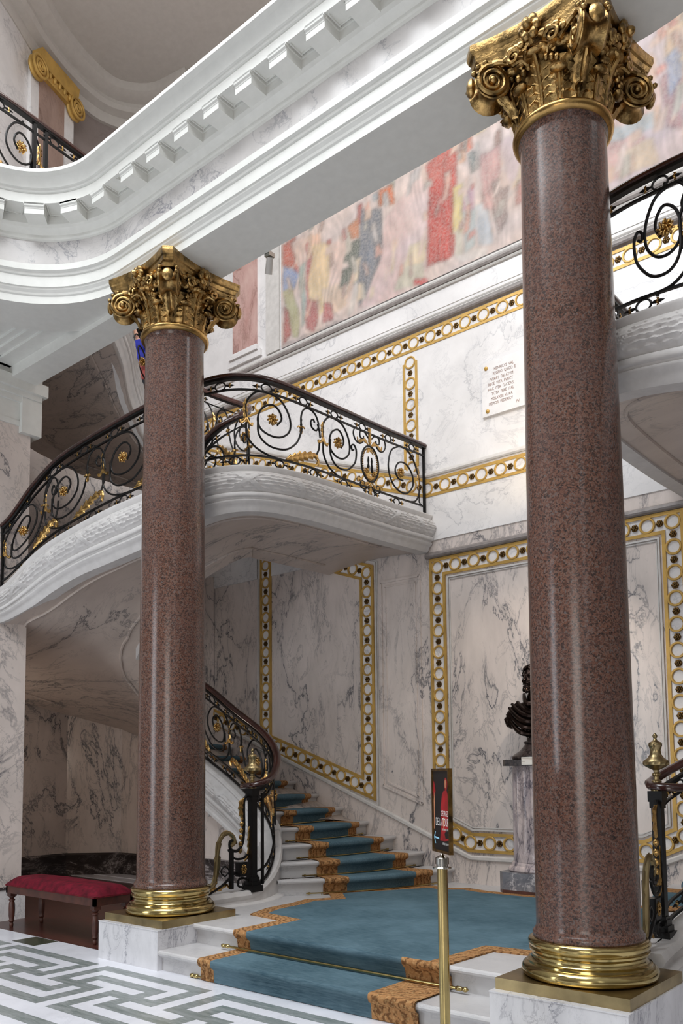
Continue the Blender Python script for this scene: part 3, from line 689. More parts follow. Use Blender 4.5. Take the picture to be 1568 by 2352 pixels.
def nose(i,u,dback=0.):
    o_=Vector((-5.41-.42*i,8.455,0)); i_=Vector((NI[i][0],NI[i][1],0)); d=(o_-i_); nrm=Vector((d.y,-d.x,0)).normalized()   # toward the landing
    p=i_.lerp(o_,u)+nrm*BOW[i]*math.sin(PI*min(1,u))*1.0
    return p-nrm*dback
RUN=[(.215,.83),(.215,.83),(.21,.82),(.19,.82),(.18,.81),(.17,.80),(.16,.80),(.15,.80),(.15,.8),(.15,.8),(.15,.8)]
def stair(side):
    MIR[0]=side; lr=SIDE_TXT[side]
    st=thing('curved_staircase','curved white marble staircase rising to the %s of the landing over a cantilevered vault'%lr[0],'staircase',(-7.5,6.9,ZL))
    R=.168
    for i in range(10):
        z0=ZL+R*i; z1=z0+R; us=[k/14 for k in range(15)]
        prof=[(.05,-R),(.045,-.06),(.03,-.058),(.03,-.045),(.012,-.044),(0,-.034),(-.004,-.02),(0,-.008),(.014,0)]
        P=[]
        for u in us:
            row=[nose(i,u,d)+ZV*(z1+dz) for d,dz in prof]
            nx=nose(i+1,u,-.02)+ZV*z1; row.append(nx); row.append(nx-ZV*(R+.25 if i>2 else R)); P.append(row)
        mb=MB(); mb.grid(P,cv=True,flip=False); n=len(P[0]); mb.f.append(tuple(range(n))[::-1]); mb.f.append(tuple((len(P)-1)*n+j for j in range(n))); mb.m+=[0,0]
        part(mb,'step',M['step'],st,True,.5)
    part(curved_slab('slab',side),'vaulted_underside',M['soffit'],st,True,.6)
    rowsF=interp(FRONT,0)
    part(garland(rowsF),'garland_string',M['carved'],st,True,.9)
    # lower string with its curb
    CT=interp(CURB,0)
    rr=refine([(x,y,z,max(z-.56,ZL-.0) if x<-6.85 else ZL) for x,y,z in CT],.04)[::-1]
    path=[Vector((r[0],r[1],0)) for r in rr]; N=normals2(path); P=[]
    for i,r in enumerate(rr):
        zt,zb=r[2],r[3]; H=zt-zb
        foot=.05 if r[0]>-6.9 else 0
        pr=[(.10,zt-.03),(.105,zt-.05),(.095,zt-.07),(.085,zt-.085),(.085,zb+.10*min(1,H)),(.10+foot*.6,zb+.06*min(1,H)),(.10+foot,zb),(-.10-foot,zb),(-.10-foot*.8,zb+.05*min(1,H)),(-.09,zb+.12*min(1,H)),(-.085,zt-.08),(-.10,zt-.06),(-.105,zt-.04),(-.09,zt-.005),(-.07,zt),(.08,zt)]
        P.append([path[i]+N[i]*d+ZV*z for d,z in pr])
    mb=MB(); mb.grid(P,cv=True); n=len(P[0]); mb.f.append(tuple(range(n))); mb.f.append(tuple((len(P)-1)*n+j for j in range(n))[::-1]); mb.m+=[0,0]
    part(mb,'curb',M['carved'],st,True,.6)
    low=[(x,y,z-.0,z-.57) for x,y,z in CT if x<-6.62][::-1]
    part(garland(low,.014),'garland_string',M['carved'],st,True,.9)
    # upper inner string seen above the well
    IU=interp([(x,y,z,z-.46) for x,y,z in INNER_UP],0)[::-1]
    part(garland([ (r[0],r[1],r[2]+.08,r[2]-.40) for r in IU],.02),'garland_string',M['carved'],st,True,.9)
    # upper flight vault, along the wall and back over the left end
    inn=refine([(x,y,z-.1) for x,y,z in INNER_UP[7:]],.15); n=len(inn)
    OU=refine([(-7.3,8.45,4.7),(-8.6,8.45,5.55),(-9.8,8.4,6.1),(-10.9,8.1,6.5),(-11.6,7.4,6.75),(-11.7,6.6,6.95),(-11.6,6.0,7.1),(-11.2,5.4,7.25)],.01); 
    P=[]; Q=[]
    for k in range(n):
        o_=Vector(OU[int((len(OU)-1)*k/(n-1))]); i_=Vector(inn[k]); row=[o_.lerp(i_,t/8)+ZV*(-.36+.06*math.sin(PI*t/8)) for t in range(9)]; P.append(row); Q.append([p+ZV*.34 for p in row])
    mb=MB(); mb.grid(P); mb.grid(Q,flip=True); mb.grid([[p[0] for p in P],[p[0] for p in Q]])
    for t0 in (.15,.86): mb.tube(resample([row[int(t0*8)].lerp(row[int(t0*8)+1],t0*8-int(t0*8))-ZV*.004 for row in P],.2),.018,6)
    part(mb,'upper_vault',M['soffit'],st,True,.6)
    # stair runner and brass rods
    rn=thing('stair_runner','teal stair runner with rust borders climbing the %s flight of steps'%lr[0],'carpet',(-6.2,7.4,ZL),'stair runners')
    us_=lambda a,b:[a,a+(b-a)*.02,a+(b-a)*.19]+[a+(b-a)*(.19+.62*k/5) for k in range(1,5)]+[b-(b-a)*.19,b-(b-a)*.02,b]
    P=[]
    for i in range(10):
        z0=ZL+R*i; z1=z0+R
        U0=us_(*RUN[i]); U1=us_(*RUN[min(i+1,10)])
        for d,dz in ((.036,-R+.008),(.034,-.065),(.02,-.055),(-.006,-.045),(-.018,-.03),(-.019,-.012),(-.010,.004),(.01,.010)): P.append([nose(i,u,d)+ZV*(z1+dz) for u in U0])
        P.append([(nose(i,a,0)*.5+nose(i+1,b,0)*.5)+ZV*(z1+.010) for a,b in zip(U0,U1)])
    mb=MB(); mb.grid(P,mf=lambda i,j:1 if (j<2 or j>6) else 0,flip=False); mb.grid([[p-ZV*.006 for p in r] for r in P],flip=True,mf=lambda i,j:1 if (j<2 or j>6) else 0)
    o=mb.build('runner_pile',[M['carpet'],M['border']],None,True,loc=BASE[rn.name],angle=1.2); o.parent=rn; o.location=(0,0,0)
    words_=['lowest','second','third','fourth','fifth','sixth','seventh','eighth','ninth']
    for i in range(9):
        z=ZL+R*i+.022; a,b=RUN[i]; a-=.075; b+=.075
        rd=thing('stair_rod','thin brass stair rod at the foot of the %s riser of the %s flight'%(words_[i],lr[0]),'stair rod',(nose(i,.5,.02).x,nose(i,.5,.02).y,z),'stair rods on the %s flight'%lr[0])
        pts=[nose(i,a+(b-a)*k/12,.014)+ZV*z for k in range(13)]
        part(MB().tube(pts,.0075,8),'rod',M['brass'],rd)
        for p,q in ((pts[0],pts[1]),(pts[-1],pts[-2])):
            t=(p-q).normalized(); mb=MB(); mb.tube([p-t*.03,p-t*.02,p-t*.005,p,p+t*.012,p+t*.02],[.008,.013,.013,.007,.012,.003],8); mb.tube([q-t*.0,q+Vector((0,0,-.018))],.006,6); part(mb,'rod_finial',M['brass'],rd)
    MIR[0]=False
    return st
stair(False); stair(True)
# carpet of the landing and the two entrance steps
half=[(-5.20,4.80),(-5.22,5.36),(-5.66,5.42),(-5.78,5.75),(-5.80,6.1),(-5.86,6.38),(-5.72,6.62),(-6.02,6.92),(-5.95,7.05),(-5.62,7.6),(-5.42,8.0),(-5.18,7.93),(-4.97,8.06),(-4.7,7.98)]
def inset(poly,d):
    n=len(poly); out=[]
    A=sum(poly[i][0]*poly[(i+1)%n][1]-poly[(i+1)%n][0]*poly[i][1] for i in range(n)); sg=1 if A>0 else -1
    for i in range(n):
        p=Vector(poly[i]); a=(p-Vector(poly[i-1])).normalized(); b=(Vector(poly[(i+1)%n])-p).normalized()
        na=Vector((-a.y,a.x))*sg; nb=Vector((-b.y,b.x))*sg; m=(na+nb); m=m.normalized()/max(.45,m.normalized().dot(na)); out.append(tuple(p+m*d))
    return out
lc=thing('landing_carpet','teal carpet with a rust border covering the landing and the two entrance steps','carpet',(AX,6.2,ZL))
half=[(x,y) for x,y in half]; full=[(half[0][0],4.80)]+half[1:]; full=full+[(2*AX-x,y) for x,y in full[::-1]]
inn=inset(full,.14); n=len(full)
# keep the front edge open: the border runs off over the nosing
inn[0]=(full[0][0]+.15,4.80); inn[-1]=(full[-1][0]-.15,4.80)
mb=MB(); k=0
mb.add([(x,y,ZL+.012) for x,y in full]+[(x,y,ZL+.012) for x,y in inn],[(i,i+1,i+1+n,i+n) for i in range(n-1)])
mb.add([(x,y,ZL+.012) for x,y in full]+[(x,y,ZL) for x,y in full],[(i+n,i+1+n,i+1,i) for i in range(n-1)])
part(mb,'border',M['border'],lc,False)
import mathutils
from mathutils.geometry import tessellate_polygon
mb=MB(); tri=tessellate_polygon([[Vector((x,y,0)) for x,y in inn]]); mb.add([(x,y,ZL+.012) for x,y in inn],[t for t in tri]); 
for f_i,f in enumerate(mb.f):
    a,b,c=[Vector(mb.v[q]) for q in f]
    if (b-a).cross(c-a).z<0: mb.f[f_i]=f[::-1]
part(mb,'pile',M['carpet'],lc,False)
x0,x1=-5.20,2*AX+5.20
xs_=[x0,x0+.01,x0+.15]+[x0+.15+(x1-x0-.3)*k/8 for k in range(1,8)]+[x1-.15,x1-.01,x1]
fp=[(4.80,ZL+.012),(4.80,ZL+.012),(4.792,ZL+.006),(4.788,ZL-.012),(4.79,ZL-.03),(4.806,ZL-.05),(4.83,ZL-.07),(4.845,.185),(4.82,.178),(4.6,.177),(4.45,.177),(4.425,.176),(4.414,.165),(4.412,.145),(4.42,.12),(4.448,.10),(4.455,.005)]
P=[[Vector((x,y,z)) for x in xs_] for y,z in fp]
mb=MB(); mb.grid(P,mf=lambda i,j:1 if (j<2 or j>8) else 0,flip=True); mb.grid([[p+Vector((0,.012,-.006)) for p in r] for r in P],mf=lambda i,j:1 if (j<2 or j>8) else 0)
o=mb.build('step_pile',[M['carpet'],M['border']],None,True,loc=BASE[lc.name],angle=1.2); o.parent=lc; o.location=(0,0,0)
for y,z,lab in ((4.800,.197,'long brass stair rod across the upper entrance step, passing behind the signpost'),(4.470,.018,'long brass stair rod at the floor under the lowest carpeted step')):
    rd=thing('stair_rod',lab,'stair rod',(AX,y,z),'stair rods on the entrance steps')
    part(MB().tube([(x0-.11,y,z),(x1+.11,y,z)],.011 if z>.1 else .008,10),'rod',M['brass'],rd)
    for x,sg in ((x0-.11,-1),(x1+.11,1)):
        mb=MB(); mb.tube([(x-sg*.05,y,z),(x-sg*.04,y,z),(x-sg*.01,y,z),(x,y,z),(x+sg*.02,y,z),(x+sg*.035,y,z),(x+sg*.045,y,z)],[.011,.017,.017,.010,.018,.014,.003],10); mb.tube([(x-sg*.025,y,z),(x-sg*.025,y+.03,z)],.007,6); part(mb,'rod_finial',M['brass'],rd)
# ------------------------------------------------------------------ wrought iron balustrades
class Rail:
    # rows: x,y,zfoot,ztop ; s measured along the plan path
    def __init__(s,rows,off=0.):
        s.r=refine(rows,.02); s.s=arclen(s.r); s.L=s.s[-1]
        path=[Vector((r[0],r[1],0)) for r in s.r]; N=normals2(path); s.N=[(N[max(i-4,0)]+N[i]+N[min(i+4,len(N)-1)]).normalized() for i in range(len(N))]
    def at(s,q,h,out=0.):
        q2=min(max(q,0),s.L-1e-6); k=min(int(q2/s.L*(len(s.r)-1)),len(s.r)-2); t=(q2-s.s[k])/max(1e-9,s.s[k+1]-s.s[k]); a,b=s.r[k],s.r[k+1]
        p=Vector((a[0]+(b[0]-a[0])*t,a[1]+(b[1]-a[1])*t,0)); zf=a[2]+(b[2]-a[2])*t; zt=a[3]+(b[3]-a[3])*t
        T=(Vector((b[0],b[1],0))-Vector((a[0],a[1],0))).normalized()
        if q!=q2: p+=T*(q-q2); zf+=(q-q2)*(b[2]-a[2])/max(1e-6,s.s[k+1]-s.s[k])
        nn=s.N[k]
        return p+nn*out+ZV*(zf+(zt-zf)*h)
    def frame(s,q,h):
        T=(s.at(q+.02,h)-s.at(q-.02,h)).normalized(); n=Vector((T.y,-T.x,0)).normalized(); return Vector((T.x,T.y,0)).normalized(),n,ZV
    def line(s,h,a=0,b=None,step=.05,out=0):
        b=s.L if b is None else b; n=max(2,int(abs(b-a)/step)); return [s.at(a+(b-a)*k/n,h,out) for k in range(n+1)]
def profile_sweep(mb,pts,prof):
    P=[]; n=len(pts)
    for i,p in enumerate(pts):
        T=(pts[min(i+1,n-1)]-pts[max(i-1,0)]); side=Vector((T.y,-T.x,0)).normalized(); T.normalize(); upn=side.cross(T).normalized()
        if upn.z<0: upn=-upn
        P.append([p+side*a+upn*b for a,b in prof])
    mb.grid(P,cv=True); k=len(prof); mb.f.append(tuple(len(mb.v)-n*k+j for j in range(k))[::-1]); mb.f.append(tuple(len(mb.v)-k+j for j in range(k))); mb.m+=[0,0]
HAND=[(-.034,0),(-.036,.012),(-.03,.028),(-.015,.038),(0,.041),(.015,.038),(.03,.028),(.036,.012),(.034,0),(.022,-.008),(-.022,-.008)]
BARP=[(-.011,-.008),(.011,-.008),(.011,.008),(-.011,.008)]
RAILP=[(-.024,-.03),(.024,-.03),(.024,-.008),(-.024,-.008)]
LO,HI=.135,.862
def cspline(pts,step=.02): return resample([(a,b,0) for a,b in pts],step)
def acanthus(mb,pts,w,lobes=6,n=None):
    # gilded leaf: a folded blade with deep lobes on both edges and a round midrib
    p=resample(pts,.012); N=len(p); S=[]
    for i in range(N):
        T=(p[min(i+1,N-1)]-p[max(i-1,0)]).normalized(); sd=T.cross(AXN[0]); S.append(sd.normalized() if sd.length>.15 else (S[-1] if S else ZV))
    P=[]
    for i in range(N):
        t=i/(N-1); ph=(t*lobes)%1; T=(p[min(i+1,N-1)]-p[max(i-1,0)]).normalized(); nn=S[i].cross(T).normalized()
        ww=w*1.25*(.3+.7*math.sin(PI*min(1,t**.75*1.0)))*(.55+.6*ph)+.002
        P.append([p[i]+S[i]*ww*u+T*abs(u)*w*.35+nn*(w*.34*(1-abs(u))+w*.22*math.sin(abs(u)*PI)*ph) for u in (-1,-.7,-.35,0,.35,.7,1)]+[p[i]+S[i]*ww*u+T*abs(u)*w*.35-nn*(w*.34*(1-abs(u))+.002) for u in (.7,.35,0,-.35,-.7)])
    mb.grid(P,cv=True); k=len(P[0]); mb.f.append(tuple(len(mb.v)-N*k+j for j in range(k))); mb.f.append(tuple(len(mb.v)-k+j for j in range(k))[::-1]); mb.m+=[0,0]
AXN=[Vector((.64,-.76,0))]
def rosette(mb,c,T,n,r):
    for sg in (-1,1):
        nn=n*sg
        mb.ball(c+nn*r*.45,r*.26,8,6)
        for k in range(8):
            a=2*PI*k/8; d=T*math.cos(a)+ZV*math.sin(a); e=T*-math.sin(a)+ZV*math.cos(a)
            d2=(d*.9+e*.45).normalized(); mb.ball(c+d*r*.6+nn*r*.22,(r*.42,r*.2,r*.24),7,5,(d2,(ZV*math.cos(a)-T*math.sin(a)),nn))
    mb.ball(c,(r*.8,r*.3,r*.8),10,6,(T,n,ZV))
def P2(R,q0,u,h,L,flip=1,out=0): 
    return R.at(q0+u*L*flip,LO+(HI-LO)*h,out)
def ring_orn(R,q,h,parent,big=1.):
    # small oval ring with gilded buds between two bars
    T,n,_=R.frame(q,h); dz=(R.at(q,1)-R.at(q,0)).z
    hh=(.958-HI)/2*.92; 
    mb=MB(); mb.tube([R.at(q+.055*math.cos(a)*big,h+hh*math.sin(a)) for a in [2*PI*k/18 for k in range(19)]],.0075,6)
    for sg in (-1,1): mb.tube([R.at(q+sg*.055,h),R.at(q+sg*.09,h),R.at(q+sg*.095,h),R.at(q+sg*.12,h),R.at(q+sg*.15,h)],[.006,.013,.006,.012,.002],6)
    r=part(mb,'ring',M['iron'],parent)
    for sg in (-1,1):
        mb=MB(); c=R.at(q+sg*.10,h); mb.ball(c,.014,7,5)
        for s2 in (-1,1): mb.tube([c,c+ZV*s2*.02+T*sg*.006,c+ZV*s2*.026-T*sg*.006],[.008,.008,.003],5)
        part(mb,'ring_bud',M['gold'],r)
def scroll_unit(R,q0,L,parent,fl=1,first=True,last=True,full=True,r=.0105):
    AXN[0]=R.frame(q0,.5)[1]
    f=lambda u,h,o=0: P2(R,q0,u,h,L,fl,o)
    mb=MB()
    u0=-.13
    sp1=[(-.30,.56),(-.30,.80),(-.2,.97),(-.09,1.0),(.10,.94),(.225,.72),(.23,.50),(.12,.36),(-.02,.34),(-.14,.42),(-.175,.58),(-.12,.75),(0,.83),(.085,.76),(.115,.64),(.06,.53)]
    mb.tube([f(p.x,p.y) for p in cspline([(a,b) for a,b in sp1],.03)],r,7)
    if full:
        sp2=[(-.175,.60),(-.17,.34),(-.09,.2),(.03,.15),(.18,.18),(.32,.33),(.385,.52),(.40,.60)]
        if not last: sp2=sp2[:-2]+[(.36,.46),(.36,.60),(.31,.67),(.26,.63),(.275,.56),(.31,.58)]
        mb.tube([f(p.x,p.y,.012) for p in cspline(sp2,.03)],r,7)
    low=[(-.30,.50),(-.29,.30),(-.2,.13),(-.05,.03),(.12,0)]
    mb.tube([f(p.x,p.y) for p in cspline(low,.03)],r,7)
    mb.tube([f(-.02,1.0),f(-.02,1.045)],[.011,.013],6); mb.tube([f(.12,0),f(.12,-.03)],[.014,.012],6)
    if last:
        up=[(.40,.66),(.40,.80),(.44,.93),(.52,.98),(.62,.93),(.675,.78),(.64,.66),(.57,.68),(.55,.78),(.59,.83),(.61,.78)]
        mb.tube([f(p.x,p.y) for p in cspline(up,.03)],[r]*3+[r*.95]*(len(cspline(up,.03))-3),7)
        mb.tube([f(.69,.50),f(.68,.36),f(.63,.22)],r,7); mb.tube([f(.66,.78),f(.69,.66),f(.70,.56)],r,7)
        mb.tube([f(.40,.62),f(.40,.66),f(.40,.70),f(.40,.74),f(.40,.78)],[.007,.014,.008,.013,.007],7)
        mb.tube([f(.52,.98),f(.52,1.04)],[.012,.013],6)
    part(mb,'scroll',M['iron'],parent)
    mb=MB(); T,n,_=R.frame(q0,.5); rosette(mb,f(-.0,.60),T,n,.062); part(mb,'rosette',M['gold'],parent)
    # gilded husk where the scrolls branch
    mb=MB(); a=f(-.305,.86); b_=f(-.30,.50); acanthus(mb,[a,f(-.31,.7),b_],.024,4)
    for sg in (-1,1): mb.tube(resample([b_+ZV*.05,b_+T*sg*.035*fl,b_+T*sg*.065*fl-ZV*.015,b_+T*sg*.07*fl+ZV*.01],.01),[.013]*len(resample([b_+ZV*.05,b_+T*sg*.035*fl,b_+T*sg*.065*fl-ZV*.015,b_+T*sg*.07*fl+ZV*.01],.01)),6)
    part(mb,'gilded_husk',M['gold'],parent)
    if last:
        mb=MB(); acanthus(mb,[f(.17,.02),f(.33,.10),f(.47,.17),f(.60,.22),f(.66,.17),f(.655,.08)],.042,7); part(mb,'acanthus_leaf',M['gold'],parent)
        mb=MB(); c=f(.40,.56); mb.tube([c-ZV*.035,c-ZV*.01,c+ZV*.02,c+ZV*.045],[.008,.018,.014,.026],8)
        for sg in (-1,1): mb.tube([c+ZV*.03,c+ZV*.045+T*sg*.03,c+ZV*.03+T*sg*.045],[.012,.01,.007],6)
        part(mb,'tulip_cup',M['gold'],parent)
def bars(R,parent,ext=0):
    mb=MB(); 
    for h in (.02,LO,HI): profile_sweep(mb,R.line(h),BARP if h!=.02 else [(-.014,-.012),(.014,-.012),(.014,.006),(-.014,.006)])
    part(mb,'bars',M['iron'],parent,False)
    mb=MB(); profile_sweep(mb,R.line(1.0),RAILP); part(mb,'rail_bar',M['iron'],parent,False)
def balustrade(name,label,rows,units,L,rings_top,rings_bot,med=None,fl=1,loc=None,hand=None,handext=0,group=None):
    R=Rail(rows); b=thing('iron_balustrade',label,'balustrade',loc or tuple(R.at(R.L/2,0)),group)
    bars(R,b)
    mb=MB(); pts=R.line(1.0); 
    if hand: pts=hand(pts)
    profile_sweep(mb,pts,HAND); part(mb,'handrail',M['rail'],b)
    for i,(q,last) in enumerate(units): scroll_unit(R,q,L if not isinstance(L,list) else L[i],b,fl,last=last)
    for q in rings_top: ring_orn(R,q,(HI+.958)/2,b)
    for q in rings_bot: ring_orn(R,q,(.02+LO)/2,b)
    return R,b
def q_of(rows,px):   # arc length of the plan point nearest to (x,y)
    s=arclen(rows); k=min(range(len(rows)),key=lambda k:(rows[k][0]-px[0])**2+(rows[k][1]-px[1])**2); return s[k]
FR=[(r[0],r[1],r[2],r[4]-.03) for r in interp(FRONT,0)]
for side in (False,True):
    MIR[0]=side; lr=SIDE_TXT[side][0]
    qs=[q_of(FR,p) for p in ((-8.87,4.9),(-8.32,5.08),(-7.39,5.22),(-6.75,5.33),(-5.80,5.89),(-5.73,6.79),(-5.72,7.93))]
    Ltot=arclen(FR)[-1]
    R,b=balustrade('x','wrought iron balustrade with gilded scrolls along the front edge of the %s upper stair'%lr,FR,
        [(qs[0],True),(qs[1],True),(qs[2],True),(qs[3]+.12,False),(qs[4],True),(qs[5],False)],[.72,.93,1.0,.6,.93,.80],
        [Ltot*k/13+.2 for k in range(13)],[Ltot*k/13+.35 for k in range(12)],group='upper front balustrades')
    # closing panel at the wall: oval medallion and last scroll
    qm=q_of(FR,(-5.723,7.36)); c=R.at(qm,.46); T,n,_=R.frame(qm,.5); AXN[0]=n
    mb=MB(); mb.tube([R.at(qm+.155*math.cos(a),.46+.235*math.sin(a)) for a in [2*PI*k/36 for k in range(37)]],.011,7)
    for s1 in (-1,1):
        for v in (1,-1):
            mb.tube([R.at(qm+s1*p.x,p.y if v>0 else .96-p.y) for p in resample([(.03,.80,0),(.10,.86,0),(.17,.84,0),(.17,.77,0),(.12,.76,0),(.11,.80,0)],.02)],.009,6)
            if v>0: mb.tube([R.at(qm+s1*p.x,p.y) for p in resample([(.17,.86,0),(.26,.86,0),(.29,.78,0),(.25,.70,0),(.18,.68,0),(.12,.72,0)],.02)],.009,6)
    for s1 in (-.03,.03): mb.tube([R.at(qm+s1,.55),R.at(qm+s1,.5),R.at(qm+s1,.46),R.at(qm+s1,.42),R.at(qm+s1*1.2,.36),R.at(qm+s1*1.4,.33)],[.006,.013,.009,.017,.012,.005],7)
    md=part(mb,'medallion',M['iron'],b)
    mb=MB(); 
    for k in range(44):
        a=2*PI*k/44; mb.ball(R.at(qm+.132*math.cos(a),.46+.205*math.sin(a)),.0105,6,5)
    part(mb,'beaded_ring',M['gold'],md)
    mb=MB(); rosette(mb,R.at(qm-.06,.36),T,n,.032); rosette(mb,R.at(qm+.06,.34),T,n,.036); acanthus(mb,[R.at(qm-.08,.30),R.at(qm,.27),R.at(qm+.09,.31)],.022,4); acanthus(mb,[R.at(qm-.06,.60),R.at(qm,.645),R.at(qm+.06,.6)],.018,3); part(mb,'medallion_flower',M['gold'],md)
    for v,h0,h1 in ((1,.70,.93),(-1,.22,.0)):
        mb=MB(); acanthus(mb,[R.at(qm,h0),R.at(qm,(h0+h1)/2),R.at(qm,h1)],.034,4)
        for s1 in (-1,1): acanthus(mb,[R.at(qm+s1*.02,h0),R.at(qm+s1*.1,h0+.05*v),R.at(qm+s1*.2,h0+.0*v),R.at(qm+s1*.22,h0+.05*v)],.02,3)
        part(mb,'acanthus_leaf',M['gold'],b)
    q7=q_of(FR,(-5.72,7.93)); f=lambda u,h: R.at(q7+u*.9,LO+(HI-LO)*h)
    mb=MB()
    sp=[(.44,.78),(.38,.9),(.25,.72),(.18,.95),(-.02,1.0),(-.2,.85),(-.26,.55),(-.20,.3),(-.05,.15),(.12,.14),(.24,.3),(.22,.5),(.1,.62),(-.05,.62),(-.1,.48),(-.02,.36),(.08,.4)]
    mb.tube([f(p.x,p.y) for p in cspline([(-.02,1.),(-.2,.86),(-.27,.55),(-.2,.28),(-.04,.14),(.14,.15),(.27,.32),(.26,.54),(.12,.70),(-.04,.68),(-.12,.52),(-.06,.38),(.05,.36)],.03)],.0105,7)
    mb.tube([f(p.x,p.y) for p in cspline([(-.02,1.),(.15,.98),(.3,.82),(.40,.55),(.42,.25),(.34,.06),(.2,0)],.03)],.0105,7)
    mb.tube([f(p.x,p.y) for p in cspline([(.47,.02),(.42,.05),(.42,.2)],.03)],.008,6)
    part(mb,'scroll',M['iron'],b); mb=MB(); rosette(mb,f(.0,.50),T,n,.06); part(mb,'rosette',M['gold'],b)
    mb=MB(); acanthus(mb,[f(.40,.75),f(.41,.5),f(.43,.25)],.024,4); part(mb,'gilded_husk',M['gold'],b)
    # end post at the wall, and at the pier
    for q in (R.L-.02,.015):
        mb=MB(); p=R.at(q,0); z1=R.at(q,1).z; mb.box(p.x-.014,p.x+.014,p.y-.014,p.y+.014,p.z-.03,z1); part(mb,'end_post',M['iron'],b,False)
    # lower flight: the rail runs round from the newel and up
    HR=[(-6.42,6.12,1.475),(-6.36,6.0,1.475),(-6.25,5.94,1.48),(-6.14,6.0,1.50),(-6.15,6.18,1.56),(-6.27,6.38,1.66),(-6.45,6.58,1.80),(-6.68,6.72,1.96),(-6.98,6.83,2.12),(-7.45,6.90,2.36),(-8.07,6.95,2.72),(-8.9,6.97,3.12)]
    LR=[(-6.20,6.02,.50,1.46),(-6.20,6.16,.55,1.52),(-6.31,6.36,.67,1.63),(-6.46,6.54,.83,1.77),(-6.68,6.70,1.03,1.93),(-6.98,6.82,1.22,2.09),(-7.45,6.90,1.50,2.33),(-8.07,6.95,1.81,2.69),(-8.9,6.97,2.21,3.09)]
    LR=interp(LR,0); R2=Rail(LR)
    b=thing('iron_balustrade','wrought iron balustrade with gilded scrolls following the lower %s flight up from its newel'%lr,'balustrade',(-6.6,6.7,.9),'lower flight balustrades')
    bars(R2,b)
    mb=MB(); profile_sweep(mb,[Vector(p[:3]) for p in interp(HR,0)][::2],[(a*1.15,c*1.15-.01) for a,c in HAND]); part(mb,'handrail',M['rail'],b)
    for q,l_ in ((.62,.62),(1.25,.8),(2.05,.8)): scroll_unit(R2,q,l_,b,1)
    for k in range(8): ring_orn(R2,.25+k*.38,(HI+.958)/2,b); ring_orn(R2,.3+k*.38,(.02+LO)/2,b)
    # newel: square iron post, finial, front console scroll
    nx,ny,nz=-6.20,5.97,.47
    nw=thing('iron_newel','%s black iron newel post with brass urn finial and gilded scroll console'%lr,'newel post',(nx,ny,nz),'iron newels')
    mb=MB()
    for r_,z0,z1 in ((.075,0,.03),(.06,.03,.07),(.05,.07,.11),(.042,.11,.13),(.034,.13,.92),(.042,.90,.945),(.05,.945,.99)): mb.box(nx-r_,nx+r_,ny-r_,ny+r_,nz-.03+z0,nz+z1)
    for dx,dy in ((.1,.12),(-.085,.0)): mb.box(nx+dx*.2-.012,nx+dx*.2+.012,ny+dy-.012,ny+dy+.012,nz+.02,nz+.94)
    part(mb,'post',M['iron'],nw,False)
    z=nz+.985
    fin=[(.04,0),(.042,.03),(.03,.04),(.026,.055),(.034,.065),(.034,.075),(.02,.085),(.018,.105),(.03,.115),(.03,.125),(.018,.135),(.02,.15),(.05,.165),(.082,.185),(.086,.20),(.082,.215),(.055,.235),(.038,.26),(.034,.29),(.042,.315),(.046,.32),(.046,.335),(.04,.345),(.028,.35),(.014,.362),(.010,.372),(.016,.382),(.017,.392),(.010,.404),(.003,.41)]
    part(MB().lathe([(a,c) for a,c in fin],(nx,ny,z),28,fl=lambda a,zz:1+.035*math.cos(a*14) if .16<zz<.32 else 1),'urn_finial',M['brass_satin'],nw)
    D=Vector((-.10,-.995,0)).normalized(); AXN[0]=Vector((1,0,0)); g=lambda u,h,o=0: Vector((nx-.01,ny,nz))+D*u+ZV*h+Vector((1,0,0))*o
    mb=MB()
    mb.tube([g(p.x,p.y) for p in resample([(.06,.92,0),(.10,.86,0),(.10,.6,0),(.12,.45,0),(.18,.38,0),(.26,.40,0),(.27,.47,0),(.22,.49,0),(.20,.45,0)],.02)],.016,8)
    mb.tube([g(p.x,p.y) for p in resample([(.05,.34,0),(.12,.30,0),(.22,.31,0),(.29,.40,0)],.02)],.012,7)
    mb.box(nx-.02,nx+.02,ny-.30,ny-.27,nz+.02,nz+.40)
    mb.tube([g(p.x,p.y) for p in resample([(.52,-.01,0),(.36,.06,0),(.22,.16,0),(.08,.20,0)],.02)],.013,7)
    mb.tube([g(p.x,p.y) for p in resample([(.02,.02,0),(.08,.10,0),(.16,.10,0),(.17,.04,0),(.12,.02,0),(.10,.06,0)],.02)],.012,7)
    mb.tube([g(p.x,p.y) for p in resample([(.33,.14,0),(.38,.19,0),(.33,.24,0),(.28,.19,0),(.33,.14,0)],.02)],.008,6)
    mb.tube([g(0,-.02),g(.3,-.03),g(.55,-.035)],.014,6); 
    part(mb,'console_frame',M['iron'],nw)
    mb=MB(); acanthus(mb,[g(.50,.06),g(.42,.2),g(.42,.38),g(.38,.52),(g(.30,.56)),g(.24,.50),g(.27,.45)],.03,5)
    mb.tube([g(p.x,p.y) for p in resample([(.56,.03,0),(.46,.10,0),(.43,.30,0),(.40,.48,0),(.32,.56,0),(.24,.53,0),(.22,.46,0),(.27,.43,0)],.02)],.022,8); part(mb,'console_scroll',M['brass_satin'],nw)
    mb=MB(); acanthus(mb,[g(.42,.16),g(.48,.04),g(.56,.0),g(.60,.06)],.03,4); acanthus(mb,[g(.5,.02),g(.40,.03),g(.32,.06),g(.28,.03)],.02,4); rosette(mb,g(.59,.07),D,Vector((1,0,0)),.045); part(mb,'acanthus_leaf',M['gold'],nw)
    mb=MB(); acanthus(mb,[g(.10,.90),g(.13,.84),g(.13,.74),g(.12,.68)],.035,4)
